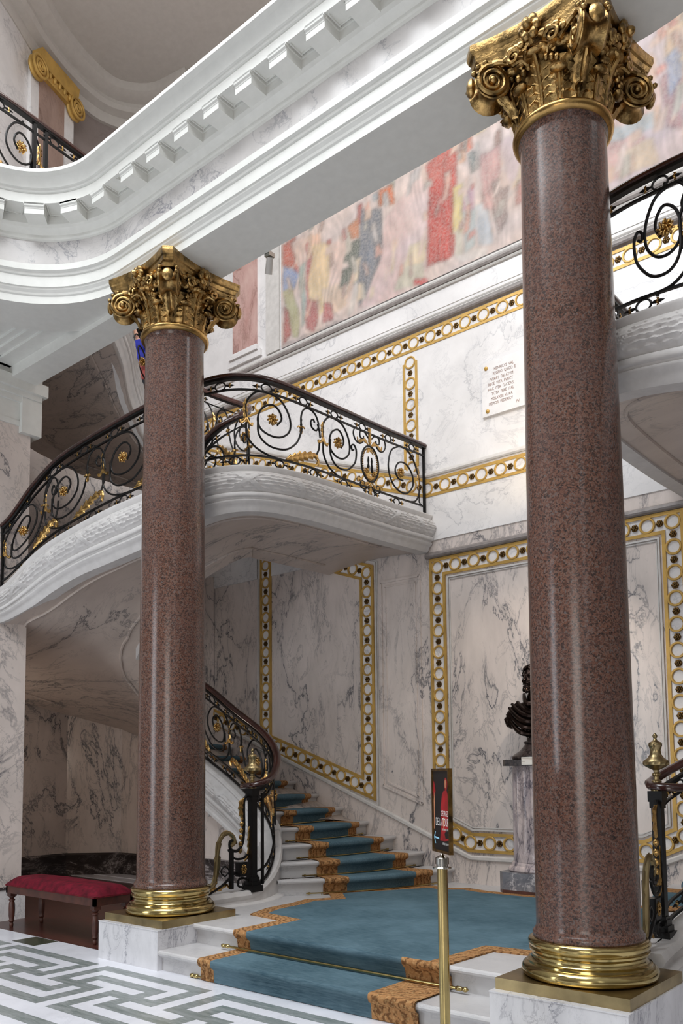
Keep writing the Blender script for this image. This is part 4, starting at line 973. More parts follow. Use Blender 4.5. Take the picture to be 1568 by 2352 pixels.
    for k in range(5): c=g(.125+.005*k,.64-.065*k); mb.ball(c,(.022,.022,.028),8,6); mb.tube([c,c-ZV*.03],[.016,.005],6)
    part(mb,'bellflower_drop',M['gold'],nw)
    mb=MB(); acanthus(mb,[g(.03,.62),g(.03,.45),g(.05,.32),g(.09,.28)],.024,5); part(mb,'acanthus_leaf',M['gold'],nw)
    mb=MB(); mb.box(nx-.035,nx+.035,ny-.20,ny-.10,nz+.13,nz+.27); pn=part(mb,'flower_block',M['iron'],nw,False)
    mb=MB(); 
    for sx in (-1,1):
        c=Vector((nx+sx*.037,ny-.15,nz+.20))
        for k in range(8): a=PI/4*k; mb.ball(c+Vector((0,math.cos(a)*.026,math.sin(a)*.035)),(.008,.012,.016),6,5)
        mb.ball(c,.012,7,5)
    part(mb,'block_flower',M['gold'],pn)
    # inner rail round the stair well above
    IR=interp([(x,y,z+.06,z+.98) for x,y,z in INNER_UP],0)
    R3=Rail(IR); b=thing('iron_balustrade','wrought iron balustrade round the inner well of the %s upper stair'%lr,'balustrade',(-7.3,6.8,4.7),'inner well balustrades')
    bars(R3,b); mb=MB(); profile_sweep(mb,R3.line(1.0),[(a*1.3,c*1.3) for a,c in HAND]); part(mb,'handrail',M['rail'],b)
    k=0; q=.4
    while q<R3.L-.5: scroll_unit(R3,q,.8,b,1); ring_orn(R3,q,(HI+.958)/2,b); ring_orn(R3,q,(.02+LO)/2,b); q+=.85
MIR[0]=False
# gallery balustrade above the cornice at the left
GR=interp([(-7.50,3.2,7.37,8.22),(-7.51,3.8,7.37,8.24),(-7.55,4.2,7.37,8.25),(-7.63,4.75,7.37,8.27),(-7.72,5.4,7.37,8.28),(-7.8,6.0,7.37,8.28)],0)[::-1]
R,b=balustrade('x','wrought iron gallery balustrade above the white cornice at the upper left',GR,[(.35,True),(1.1,False),(1.95,True),(2.6,False)],.7,[.5,1.2,1.55,2.2],[.5,1.3,2.2])
for q in (R.L-1.02,R.L-1.16,.9): p=R.at(q,0); z1=R.at(q,1).z; part(MB().box(p.x-.018,p.x+.018,p.y-.018,p.y+.018,p.z,z1-.02),'gallery_post',M['iron'],b,False)
# ------------------------------------------------------------------ gilded ring friezes on the marble wall
def ring_mesh():
    mb=MB(); r0,r1,d=.060,.083,.022
    P=[]
    for k in range(29):
        a=2*PI*k/28; c,s_=math.cos(a),math.sin(a)
        P.append([Vector((r*c,-dd,r*s_)) for r,dd in ((r1,0),(r1,d-.003),(r1-.003,d),(r0+.006,d),(r0,d-.006),(r0,0))])
    mb.grid(P,flip=False); me=mb.build('gilded_ring',M['gilt'],None,True,loc=(0,0,0),angle=.6); return me
def rose_mesh():
    mb=MB(); 
    for k in range(6):
        a=2*PI*k/6; mb.ball((math.cos(a)*.024,-.012,math.sin(a)*.024),(.015,.014,.015),7,5)
    for k in range(5):
        a=2*PI*(k+.5)/5; mb.ball((math.cos(a)*.011,-.024,math.sin(a)*.011),(.009,.009,.009),6,4)
    mb.ball((0,-.006,0),(.036,.012,.036),10,6); return mb.build('dark_rosette',M['gilt_dark'],None,True,loc=(0,0,0))
RINGP=ring_mesh(); ROSEP=rose_mesh(); first=[True]
def frieze(name,label,pts,closed,group=None,skip_first=False,fillet=0,sp=.252,ring_at_start=True):
    # pts: centre line (x,z) on the back wall
    n=len(pts); V=[Vector((x,z)) for x,z in pts]
    A=sum(V[i].x*V[(i+1)%n].y-V[(i+1)%n].x*V[i].y for i in range(n)) if closed else 1
    b=thing(name,label,'frieze',(V[0].x,YW,V[0].y),group)
    base=BASE[b.name]
    def off(d):
        out=[]
        for i in range(n):
            a=(V[i]-V[i-1]).normalized() if (i>0 or closed) else (V[1]-V[0]).normalized()
            c=(V[(i+1)%n]-V[i]).normalized() if (i<n-1 or closed) else a
            na=Vector((-a.y,a.x)); nb=Vector((-c.y,c.x)); m=(na+nb).normalized(); out.append(V[i]+m*(d/max(.3,m.dot(na))))
        return out
    def band(d0,d1,dep,nm,mat):
        a=off(d0); c=off(d1); mb=MB(); k=n
        for i in range(n if closed else n-1):
            j=(i+1)%n; q=[a[i],a[j],c[j],c[i]]
            mb.add([(v.x,YW-.001,v.y) for v in q]+[(v.x,YW-dep,v.y) for v in q],[(4,5,6,7),(0,1,5,4),(2,3,7,6),(1,2,6,5),(3,0,4,7)])
        for fi,f in enumerate(mb.f):
            p=[Vector(mb.v[q_]) for q_ in f[:3]]
        part(mb,nm,mat,b,False)
    band(.076,.111,.02,'gilded_band',M['gilt']); band(-.111,-.076,.02,'gilded_band',M['gilt'])
    band(-.076,.076,.004,'marble_ground',M['wall_up'])
    if fillet: 
        s_=1 if fillet>0 else -1
        band(s_*.135,s_*.155,.022,'marble_fillet',M['stone']); band(s_*.165,s_*.175,.012,'marble_fillet',M['stone'])
    for i in range(n if closed else n-1):
        p,q=V[i],V[(i+1)%n]; L=(q-p).length; m=max(1,round(L/sp))
        for k in range(m+(1 if (not closed and i==n-2) else 0)):
            if k==0 and i==0 and skip_first: pass
            else:
                c=p.lerp(q,k/m); o=RINGP if first[0] else RINGP.copy()
                if not first[0]: COL.objects.link(o)
                o.parent=b; o.location=mx((c.x,YW-.003,c.y))-base
            if k<m:
                c=p.lerp(q,(k+.5)/m); r_=ROSEP if first[0] else ROSEP.copy()
                if not first[0]: COL.objects.link(r_)
                r_.parent=b; r_.location=mx((c.x,YW-.004,c.y))-base
            first[0]=False
    return b
cx2=lambda x:2*AX-x
f1=[(-5.57,4.08),(-5.57,.97),(-5.185,.80)]; f1=f1+[(cx2(x),z) for x,z in f1[::-1]]
frieze('gilded_panel_border','gilded ring-and-rosette frame round the tall marble panel behind the bronze bust',f1,True,fillet=1)
frieze('gilded_frieze','long gilded ring frieze running level under the fresco',[(-11.4,7.0),(3.2,7.0)],False)
lowf=[(-11.2,7.04),(-5.69,5.08)]; lowf=lowf+[(cx2(x),z) for x,z in lowf[::-1]]
frieze('gilded_frieze','gilded ring frieze level below the inscribed plaque, then sloping up with both upper flights',lowf,False)
for sd in (False,True):
    MIR[0]=False; g=(lambda x:cx2(x)) if sd else (lambda x:x); lr=SIDE_TXT[sd][0]
    frieze('gilded_frieze','upright gilded ring frieze %s of the inscribed plaque'%lr,[(g(-5.92),6.76),(g(-5.92),5.40)],False,'upright friezes beside the plaque')
    f2=[(g(-6.66),4.19),(g(-6.66),1.41),(g(-8.50),2.07),(g(-8.50),4.84)]
    frieze('gilded_panel_border','gilded ring frame with sloping foot on the wall beside the %s lower flight'%lr,f2 if not sd else f2[::-1],True,'frames beside the lower flights',fillet=1)
    f3=[(g(-8.74),2.16),(g(-11.3),3.08),(g(-11.3),5.85),(g(-8.74),4.93)]
    frieze('gilded_frieze','gilded ring frieze in the dim alcove beyond the %s lower flight'%lr,f3 if not sd else f3[::-1],False,'alcove friezes')
# ------------------------------------------------------------------ fresco, pink panels, plaque
FRES=[((205,184,176),[(-8.2,9.31),(-5.46,9.45),(-4.26,9.26),(-4.32,7.43),(-8.12,7.63)]),((196,178,182),[(-3.36,9.43),(-2.44,9.45),(-2.51,7.7),(-3.42,7.85)]),((200,184,186),[(-3.03,9.28),(-2.59,9.35),(-2.61,8.84),(-3.04,8.84)]),((206,178,152),[(-2.61,9.56),(-2.31,9.37),(-2.34,8.54),(-2.63,8.85)]),((212,150,140),[(-2.99,8.86),(-2.63,8.9),(-2.63,8.82),(-3.0,8.78)]),((206,178,172),[(-3.24,8.75),(-2.68,8.69),(-2.7,8.4),(-3.4,8.48)]),((168,172,174),[(-3.37,8.47),(-2.74,8.43),(-2.7,8.22),(-3.37,8.3)]),((196,158,152),[(-3.37,8.3),(-2.97,8.31),(-2.8,8.03),(-3.08,7.88),(-3.39,7.88)]),((206,182,158),[(-3.16,8.17),(-2.8,8.12),(-2.76,7.87),(-3.17,7.88)]),((170,132,134),[(-2.7,8.75),(-2.47,8.85),(-2.5,8.06),(-2.66,8.19)]),((150,156,176),[(-2.63,8.94),(-2.46,9.03),(-2.48,8.61),(-2.63,8.46)]),((176,88,72),[(-8.12,9.27),(-7.85,9.26),(-7.89,8.81),(-8.12,8.94)]),((132,146,182),[(-8.11,8.97),(-7.8,8.68),(-7.86,8.48),(-8.11,8.54)]),((168,162,122),[(-8.11,8.54),(-7.92,8.54),(-7.78,8.03),(-7.81,7.75),(-7.93,7.81),(-8.07,8.33)]),((160,84,78),[(-8.11,8.34),(-8.01,8.21),(-7.96,7.84),(-8.09,7.75)]),((196,168,156),[(-7.98,9.21),(-7.68,9.22),(-7.69,8.7),(-7.77,8.6)]),((150,160,150),[(-7.8,8.75),(-7.69,8.83),(-7.68,7.93),(-7.73,7.88)]),((172,88,88),[(-7.65,9.07),(-7.5,9.08),(-7.51,7.74),(-7.66,7.83)]),((214,184,142),[(-7.55,9.03),(-7.21,8.88),(-7.24,8.08),(-7.64,8.22)]),((208,178,166),[(-7.21,8.88),(-6.89,8.84),(-6.97,8.16),(-7.24,8.14)]),((206,178,156),[(-7.36,8.31),(-6.97,8.22),(-6.94,7.9),(-7.3,7.82)]),((172,94,92),[(-7.66,8.24),(-7.46,8.16),(-7.45,7.81),(-7.64,7.82)]),((176,100,98),[(-7.33,8.05),(-7.17,7.99),(-7.15,7.76),(-7.35,7.81)]),((92,98,88),[(-6.89,8.74),(-6.68,8.74),(-6.71,8.09),(-7.05,8.19)]),((110,112,118),[(-6.67,9.14),(-6.31,8.97),(-6.32,8.26),(-6.7,7.81),(-6.73,8.19)]),((190,120,84),[(-6.88,8.99),(-6.72,9.04),(-6.71,8.76),(-6.83,8.78)]),((196,186,180),[(-6.78,8.15),(-6.67,8.1),(-6.81,7.73),(-6.92,7.76)]),((200,170,166),[(-6.26,8.83),(-5.91,9.03),(-5.52,9.07),(-5.49,8.37),(-5.6,7.85),(-6.17,7.67),(-6.71,7.79),(-6.38,8.17)]),((210,182,176),[(-5.91,9.08),(-5.47,9.16),(-5.51,7.93),(-5.96,7.88)]),((184,178,160),[(-5.96,8.11),(-5.68,8.05),(-5.66,7.7),(-6.14,7.77)]),((204,182,150),[(-5.9,8.29),(-5.62,8.26),(-5.64,7.98),(-5.96,8.02)]),((178,66,58),[(-5.57,9.1),(-5.16,9.18),(-5.23,7.87),(-5.61,7.9)]),((182,84,74),[(-5.61,9.23),(-5.15,9.4),(-5.16,9.01),(-5.54,8.97)]),((190,74,72),[(-5.83,7.83),(-5.66,7.79),(-5.6,7.69),(-5.82,7.74)]),((206,186,126),[(-5.22,8.76),(-5.09,8.72),(-5.11,8.15),(-5.25,8.15)]),((200,192,176),[(-5.24,8.2),(-5.11,8.15),(-5.09,7.8),(-5.18,7.81)]),((168,176,176),[(-5.09,8.42),(-4.89,8.38),(-4.93,7.85),(-5.07,7.83)]),((180,144,156),[(-5.09,8.64),(-4.92,8.61),(-4.93,8.34),(-5.1,8.39)]),((176,178,182),[(-4.89,8.38),(-4.75,8.37),(-4.67,7.79),(-4.88,7.83)]),((188,146,142),[(-4.85,8.97),(-4.55,8.98),(-4.58,8.18),(-4.8,8.28)]),((150,128,122),[(-4.69,8.56),(-4.44,8.6),(-4.52,8.05),(-4.59,7.86),(-4.65,8.1)]),((196,172,170),[(-4.55,8.98),(-4.3,9.01),(-4.31,8.48),(-4.48,8.46)]),((214,160,128),[(-5.15,9.17),(-5.04,9.17),(-5.03,9.0),(-5.12,9.0)]),((206,150,130),[(-6.62,9.18),(-6.51,9.19),(-6.5,9.0),(-6.6,9.02)]),((212,170,146),[(-7.56,9.13),(-7.4,9.15),(-7.36,8.95),(-7.55,9.02)]),((196,100,60),[(-6.37,9.25),(-6.15,9.23),(-6.12,8.95),(-6.36,9.03)]),((206,196,190),[(-5.21,7.86),(-4.76,7.78),(-4.78,7.67),(-5.12,7.73)]),((170,154,150),[(-8.12,7.76),(-4.34,7.57),(-4.34,7.49),(-8.12,7.66)])]
def inside(p,poly):
    c=False; j=len(poly)-1
    for i in range(len(poly)):
        if (poly[i][1]>p[1])!=(poly[j][1]>p[1]) and p[0]<(poly[j][0]-poly[i][0])*(p[1]-poly[i][1])/(poly[j][1]-poly[i][1])+poly[i][0]: c=not c
        j=i
    return c
def fresco():
    b=thing('fresco','wide pale fresco of draped figures in red, yellow, grey and pink above the ledge','painting',(-8.14,YW,7.70))
    x0,x1,z0,z1=-8.15,2.6,7.70,11.9; nx,nz=760,330
    P=[[Vector((x0+(x1-x0)*i/nx,YW-.035,z0+(z1-z0)*j/nz)) for j in range(nz+1)] for i in range(nx+1)]
    mb=MB(); mb.grid(P,flip=False); o=part(mb,'painted_plaster',None,b,False)
    me=o.data; me.materials.clear()
    ca=me.color_attributes.new('paint','FLOAT_COLOR','POINT'); buf=[]; raw=[]
    bbs=[(c,pl,min(p[0] for p in pl),max(p[0] for p in pl),min(p[1] for p in pl),max(p[1] for p in pl)) for c,pl in FRES]
    rng=random.Random(5); PAL=[(206,176,160),(196,120,100),(172,84,76),(206,184,140),(150,156,160),(120,124,120),(214,196,188),(190,150,120),(160,166,150),(216,176,150),(140,110,100)]
    LOADS=[]
    for k in range(230):
        x=rng.uniform(-8.0,-4.2) if k%3 else rng.uniform(-3.4,-2.35); z=rng.uniform(7.85,9.5); w_=rng.uniform(.02,.07); h=rng.uniform(.08,.34); sl=rng.uniform(-.35,.35); c=rng.choice(PAL)
        LOADS.append((c,[(x-w_,z),(x+w_,z+.02),(x+w_*.8+sl*h,z+h),(x-w_*.6+sl*h,z+h)]))
    bbs=bbs[:1]+[(c,pl,min(p[0] for p in pl),max(p[0] for p in pl),min(p[1] for p in pl),max(p[1] for p in pl)) for c,pl in LOADS[:120]]+bbs[1:]+[(tuple(int(.5*q+.5*p_) for q,p_ in zip(c,(200,176,166))),pl,min(p[0] for p in pl),max(p[0] for p in pl),min(p[1] for p in pl),max(p[1] for p in pl)) for c,pl in LOADS[120:]]
    for i in range(nx+1):
        for j in range(nz+1):
            v=P[i][j]; w1=noise.noise(Vector((v.x*5,v.z*3,1)))*.035; w2=noise.noise(Vector((v.x*5,v.z*3,7)))*.04; p=(v.x+w1,v.z+w2); col=(202,182,174) if v.x<-3.3 else (198,180,180)
            rep=False
            if v.x>-2.3: p=(-2.3-abs((v.x+2.3)%7.0-3.0)-2.2,p[1])
            if p[1]>9.4: p=(p[0],9.4-(p[1]-9.4)*.8)
            for k,(c,pl,a,b_,c_,d) in enumerate(bbs):
                if a-.01<p[0]<b_+.01 and c_-.01<p[1]<d+.01 and inside(p,pl): col=c
            raw.append(col)
            continue_=0
    import numpy as np
    A=np.array(raw,float).reshape(nx+1,nz+1,3)
    for _ in range(5): A[1:-1,1:-1]=(A[1:-1,1:-1]*2+A[:-2,1:-1]+A[2:,1:-1]+A[1:-1,:-2]+A[1:-1,2:])/6
    for i in range(nx+1):
        for j in range(nz+1):
            v=P[i][j]; n1=noise.noise(Vector((v.x*3.1,v.z*1.3,3))); n2=noise.noise(Vector((v.x*1.6,v.z*1.6,11)))
            fold=math.sin(v.x*52+n1*16+n2*9+v.z*4)*(.35+.65*abs(n2*2)); n3=noise.fractal(Vector((v.x*7,v.z*5,2)),1,2,5); n4=noise.noise(Vector((v.x*2.2,v.z*2.6,21)))
            col=A[i,j]; m=1+.055*fold+.13*n3; k=.10+.10*max(0,n4)
            edge=abs(A[min(i+1,nx),j]-A[max(i-1,0),j]).sum()+abs(A[i,min(j+1,nz)]-A[i,max(j-1,0)]).sum(); m-=min(.12,edge*.0012)
            warm=(1+.05*n4,1,1-.06*n4); col=[min(255,max(0,col[q]*m*warm[q]*(1-k)*.97+222*k)) for q in range(3)]; l=lin(col); buf.extend((l[0],l[1],l[2],1))
    ca.data.foreach_set('color',buf)
    t=NT('fresco_paint',rough=.8,spec=.2); at=t.n('ShaderNodeAttribute',attribute_name='paint'); nz_=t.noise(t.coord(),30,6,.7)
    t.color(t.mix(t.ramp(nz_.outputs[0],[(.35,W(0)),(.8,W(.6))]),at.outputs[0],lin((196,186,178)))); me.materials.append(t.m)
    mb=MB(); mb.box(x0-.30,x0-.03,YW-.05,YW-.021,z0,z1); part(mb,'painted_border',M['stone'],b,False)
fresco()
for x0,x1 in ((-9.16,-8.655),(-11.3,-10.8)):
    b=thing('marble_pilaster','pink veined marble pilaster panel with moulded white foot, left of the fresco' if x0>-10 else 'pink veined marble pilaster panel far left on the upper stair wall','pilaster',(x0,YW,7.9))
    part(MB().box(x0,x1,YW-.05,YW-.02,7.93,12.0),'shaft',M['pink'],b,False)
    mb=MB(); mb.box(x0-.05,x1+.05,YW-.09,YW-.02,7.84,7.90); mb.box(x0-.03,x1+.03,YW-.075,YW-.02,7.90,7.93); mb.box(x0-.10,x1+.10,YW-.06,YW-.02,7.74,7.84); part(mb,'foot',M['wall_up'],b,False)
def text(body,size,mat,parent,x,z,y=YW-.045,name='lettering',align='LEFT',mw_=None,xs=1.,ext=.0008):
    cu=bpy.data.curves.new('t','FONT'); cu.body=body; cu.size=size; cu.align_x=align; cu.extrude=ext; cu.resolution_u=2
    ob=bpy.data.objects.new('t',cu); COL.objects.link(ob); dg=bpy.context.evaluated_depsgraph_get(); dg.update()
    me=bpy.data.meshes.new_from_object(ob.evaluated_get(dg)); bpy.data.objects.remove(ob)
    m=(mw_ or Matrix(((1,0,0,x),(0,0,-1,y),(0,1,0,z),(0,0,0,1))))@Matrix.Diagonal((xs,1,1,1)); me.transform(Matrix.Translation(-BASE[parent.name])@m); me.materials.clear(); me.materials.append(mat); me.name=name
    o=bpy.data.objects.new(name,me); COL.objects.link(o); o.parent=parent; BASE[o.name]=BASE[parent.name]; return o
pq=thing('marble_plaque','pale marble plaque with an inscription in Roman capitals, fixed to the upper wall','plaque',(-4.88,YW,5.735))
part(MB().box(-4.88,-3.46,YW-.042,YW-.012,5.735,6.387),'slab',M['wall_up'],pq,False)
for x,z,tx in ((-4.716,6.265,'HENRICVS  VAL'),(-4.731,6.211,'REGNO  QVOD  E'),(-4.776,6.147,'FVERAT  DELATVM'),(-4.794,6.09,'REGE  VITA  FVNCT'),(-4.798,6.031,'HAC  ITER  FACIENS'),(-4.753,5.973,'TOTA  FERE  ITAL'),(-4.763,5.912,'MDLXXIIII. VI. KA'),(-4.791,5.856,'MEMOR  FEDERICV'),(-4.438,5.793,'FV')):
    text(tx,.050,M['letters'],pq,x,z-.004,y=YW-.0425,xs=.74 if tx!='FV' else .8)
for x,z in ((-4.818,6.311),(-4.808,5.792),(-3.52,6.311),(-3.53,5.792)):
    mb=MB(); mb.grid([[Vector((x+r*math.cos(2*PI*k/16),YW-.042-h,z+r*math.sin(2*PI*k/16))) for k in range(16)] for r,h in ((.024,0),(.022,.01),(.014,.016),(.001,.018))],cv=True); part(mb,'screw_cap',M['gilt'],pq)
# ------------------------------------------------------------------ red velvet bench
bn=thing('bench','low mahogany bench with a crimson velvet seat left of the farther column','bench',(-7.85,4.92,0))
bx0,bx1,by0,by1=-8.66,-7.03,4.70,5.14
P=[]; nx_,ny_=40,12
for i in range(nx_+1):
    row=[]
    for j in range(ny_+1):
        u=i/nx_; v=j/ny_; e=min(u,1-u)*(bx1-bx0); f=min(v,1-v)*(by1-by0); h=.455+.085*(1-math.exp(-e/.035))*(1-math.exp(-f/.035))+.016*math.sin(PI*u)*math.sin(PI*v)+.006*noise.noise(Vector((u*9,v*4,0)))
        row.append(Vector((bx0-.006+(bx1-bx0+.012)*u,by0-.006+(by1-by0+.012)*v,h)))
    P.append(row)
mb=MB(); mb.grid(P); ring=[P[i][0] for i in range(nx_+1)]+[P[-1][j] for j in range(1,ny_+1)]+[P[i][-1] for i in range(nx_-1,-1,-1)]+[P[0][j] for j in range(ny_-1,0,-1)]
mb.grid([[p for p in ring],[Vector((p.x,p.y,.44)) for p in ring]],cv=True); part(mb,'seat_cushion',M['velvet'],bn,True,1.5)
mb=MB(); mb.box(bx0,bx1,by0,by0+.03,.365,.452); mb.box(bx0,bx1,by1-.03,by1,.365,.452); mb.box(bx0,bx0+.03,by0,by1,.365,.452); mb.box(bx1-.03,bx1,by0,by1,.365,.452); part(mb,'seat_frame',M['walnut'],bn,False)
mb=MB()
for k in range(110): mb.ball((bx0+.008+(bx1-bx0-.016)*k/109,by0-.002,.447),.0055,5,4)
for k in range(30): mb.ball((bx1+.002,by0+.008+(by1-by0-.016)*k/29,.447),.0055,5,4)
part(mb,'nail_trim',M['gilt_dark'],bn)
lp=[(.016,0),(.02,.01),(.022,.03),(.017,.05),(.03,.07),(.024,.085),(.031,.12),(.033,.2),(.030,.26),(.022,.275),(.033,.285),(.033,.295),(.02,.305),(.035,.32),(.036,.33)]
for x in (bx0+.045,bx1-.045):
    for y in (by0+.045,by1-.045):
        mb=MB().lathe(lp,(x,y,0),18); mb.box(x-.036,x+.036,y-.036,y+.036,.33,.37); part(mb,'leg',M['walnut'],bn,True,.6)
# ------------------------------------------------------------------ signpost
sx,sy=-2.6,3.94
sg=thing('signpost','polished brass post with a tilted black framed exhibition sign in front of the steps','signpost',(sx,sy,0))
part(MB().lathe([(.16,0),(.16,.012),(.15,.02),(.06,.035),(.035,.05),(.0285,.06)],(sx,sy,0),40),'base',M['brass'],sg)
part(MB().lathe([(.0285,.05),(.0285,1.085)],(sx,sy,0),32),'post',M['brass'],sg)
part(MB().lathe([(.0285,1.075),(.05,1.078),(.054,1.083),(.05,1.088),(.032,1.09),(.032,1.10),(.038,1.102),(.038,1.135),(.034,1.139),(.030,1.141),(.012,1.150),(.008,1.154),(.006,1.158),(.006,1.175)],(sx,sy,0),32),'cap',M['steel'],sg)
VX=Vector((.795,-.607,0)).normalized(); VN=Vector((-VX.y*-1*-1,0,0)); VN=Vector((VX.y,-VX.x,0)); 
if VN.dot(Vector((-sx,-sy,0)))<0: VN=-VN
o0=Vector((sx,sy,1.168))
def sbox(mb,u0,u1,w0,w1,n0,n1):
    q=[o0+VX*u+VN*n+ZV*w_ for n in (n0,n1) for u,w_ in ((u0,w0),(u1,w0),(u1,w1),(u0,w1))]
    return mb.add([tuple(v) for v in q],[(0,1,2,3)[::-1],(4,5,6,7),(0,1,5,4),(1,2,6,5),(2,3,7,6),(3,0,4,7)])
hw,hh_=.135,.45
mb=MB(); sbox(mb,-hw,hw,0,hh_,-.012,0); part(mb,'sign_back',M['black_frame'],sg,False)
mb=MB(); 
for a in ((-hw-.008,-hw+.006,-.006,hh_+.006),(hw-.006,hw+.008,-.006,hh_+.006),(-hw,hw,-.006,.008),(-hw,hw,hh_-.008,hh_+.006)): sbox(mb,*a,-.014,.008)
part(mb,'sign_frame',M['gilt_dark'],sg,False)
def flat(name,mat,polys,d):
    mb=MB()
    for pl in polys:
        n=len(pl); mb.add([tuple(o0+VX*u+VN*d+ZV*w_) for u,w_ in pl],[tuple(range(n))])
    return part(mb,name,mat,sg,False)
E1=lambda c,r,s,n=20,w_=None:[(c[0]+r*math.cos(2*PI*k/n),c[1]+s*math.sin(2*PI*k/n)) for k in range(n)]
po=flat('poster',M['black_frame'],[[(-hw+.005,.008),(hw-.005,.008),(hw-.005,hh_-.008),(-hw+.005,hh_-.008)]],.0015)
flat('poster_print',M['red_ink'],[[(-.02,.06),(.0,.14),(-.005,.24),(.02,.31),(.05,.335),(.10,.335),(.125,.30),(.127,.13),(.127,.07),(.05,.06)],E1((.085,.37),.024,.036),[(-.128,.33),(-.115,.39),(-.10,.37),(-.085,.33),(-.10,.31),(-.12,.30)]],.0022)
flat('poster_print',M['pale_ink'],[E1((.082,.372),.014,.024),[(-.12,.12),(-.108,.12),(-.098,.30),(-.106,.33),(-.118,.28)],[(.03,.16),(.05,.20),(.06,.17),(.045,.12)]],.0028)
flat('poster_print',M['black_frame'],[[(.055,.10),(.09,.13),(.12,.12),(.12,.08),(.07,.075)]],.0026)
mt=Matrix.Identity(4)
def smat(u,w_,d=.0032):
    m=Matrix.Identity(4); p=o0+VX*u+VN*d+ZV*w_
    for i in range(3): m[i][0]=VX[i]; m[i][1]=ZV[i]; m[i][2]=VN[i]; m[i][3]=p[i]
    return m
text('GEORGES',.044,M['white_ink'],sg,0,0,name='lettering',align='RIGHT',mw_=smat(.124,.195),xs=.62,ext=0)
text('DE LA TOUR',.062,M['white_ink'],sg,0,0,name='lettering',align='RIGHT',mw_=smat(.124,.142),xs=.60,ext=0)
text('ENTRE OMBRE ET LUMIERE',.015,M['white_ink'],sg,0,0,name='lettering',align='RIGHT',mw_=smat(.124,.118),xs=.6,ext=0)
text('11 SEPT. 2025 - 25 JANV. 2026',.017,M['white_ink'],sg,0,0,name='lettering',align='RIGHT',mw_=smat(.124,.040),xs=.5,ext=0)
flat('arrow',M['blue_ink'],[[(-.115,.070),(-.035,.066),(-.035,.074),(-.115,.080)],[(-.122,.075),(-.100,.105),(-.090,.105),(-.110,.075)],[(-.122,.075),(-.110,.075),(-.090,.040),(-.100,.040)]],.003)
# ------------------------------------------------------------------ pedestal and bronze bust
pc=(-4.17,8.20)
pd=thing('pedestal','fluted violet-grey marble pedestal standing before the gilded panel','pedestal',(pc[0],pc[1],ZL))
def octo(h,dy,c): return [(pc[0]+a,pc[1]+b) for a,b in ((-h+c,-dy),(h-c,-dy),(h,-dy+c),(h,dy),(-h,dy),(-h,-dy+c))]
part(MB().prism(octo(.40,.245,.07),ZL+.012,ZL+.045),'wooden_skid',M['walnut'],pd,False)
part(MB().prism(octo(.40,.245,.07),ZL+.045,ZL+.225),'base_block',M['pedestal_base'],pd,False)
mb=MB().lathe([(.35,ZL+.225),(.37,ZL+.24),(.37,ZL+.265),(.35,ZL+.285),(.335,ZL+.29),(.33,ZL+.32),(.31,ZL+.335)],(pc[0],pc[1],0),56,sy=.66); part(mb,'torus',M['pedestal'],pd)
def flute(a,z):
    q=abs(math.sin(a*10)); e=min(1,max(0,(z-ZL-.40)/.04))*min(1,max(0,(ZL+1.33-z)/.03)); return 1-.055*e*q**.6
zs=[ZL+.33,ZL+.39,ZL+.41,ZL+.43,ZL+.45]+[ZL+.5+.1*k for k in range(9)]+[ZL+1.32,ZL+1.335]
mb=MB().lathe([(.312-.012*(z-ZL),z) for z in zs],(pc[0],pc[1],0),240,sy=.70,fl=flute); part(mb,'fluted_shaft',M['pedestal'],pd)
part(MB().prism(octo(.325,.24,.05),ZL+1.335,ZL+1.40),'cap_slab',M['porphyry'],pd,False)
cd=thing('label_card','small white label card propped at the foot of the bronze bust','card',(-4.12,7.95,ZL+1.36))
mb=MB(); mb.box(-4.24,-3.98,7.945,7.95,ZL+1.345,ZL+1.425); part(mb,'card',M['card'],cd,False)
mb=MB(); 
for k,(a,b_) in enumerate(((-4.23,-4.06),(-4.23,-4.10),(-4.23,-4.20),(-4.23,-4.205))): mb.box(a,b_,7.9440,7.9452,ZL+1.412-.017*k,ZL+1.416-.017*k)
part(mb,'print_lines',M['letters'],cd,False)
bt=thing('bust','dark bronze bust of a bearded man in draped cloak on the marble pedestal','bust',(pc[0],pc[1]-.03,ZL+1.40))
bz=ZL+1.40; bc=Vector((pc[0],pc[1]-.03,0))
mb=MB().lathe([(.0,0),(.27,0),(.285,.015),(.285,.035),(.25,.06),(.20,.09),(.16,.13),(.135,.165),(.15,.175),(.15,.19),(.115,.20),(.11,.235)],(bc.x,bc.y,bz),36,sy=.72); part(mb,'socle',M['porphyry'],bt,True,.5)
def skin(name,balls,mat,parent,vox=.012,sm=6,extra=None):
    mb=MB()
    for c,r,*ax in balls: mb.ball(c,r,16,12,ax[0] if ax else None)
    if extra: extra(mb)
    o=part(mb,name,mat,parent); md=o.modifiers.new('r','REMESH'); md.mode='VOXEL'; md.voxel_size=vox; md.use_smooth_shade=True
    s2=o.modifiers.new('s','SMOOTH'); s2.iterations=sm; s2.factor=.5; return o
B=lambda x,y,z: bc+Vector((x,y,bz+z))
hx,hy,hz=-.03,-.06,.86
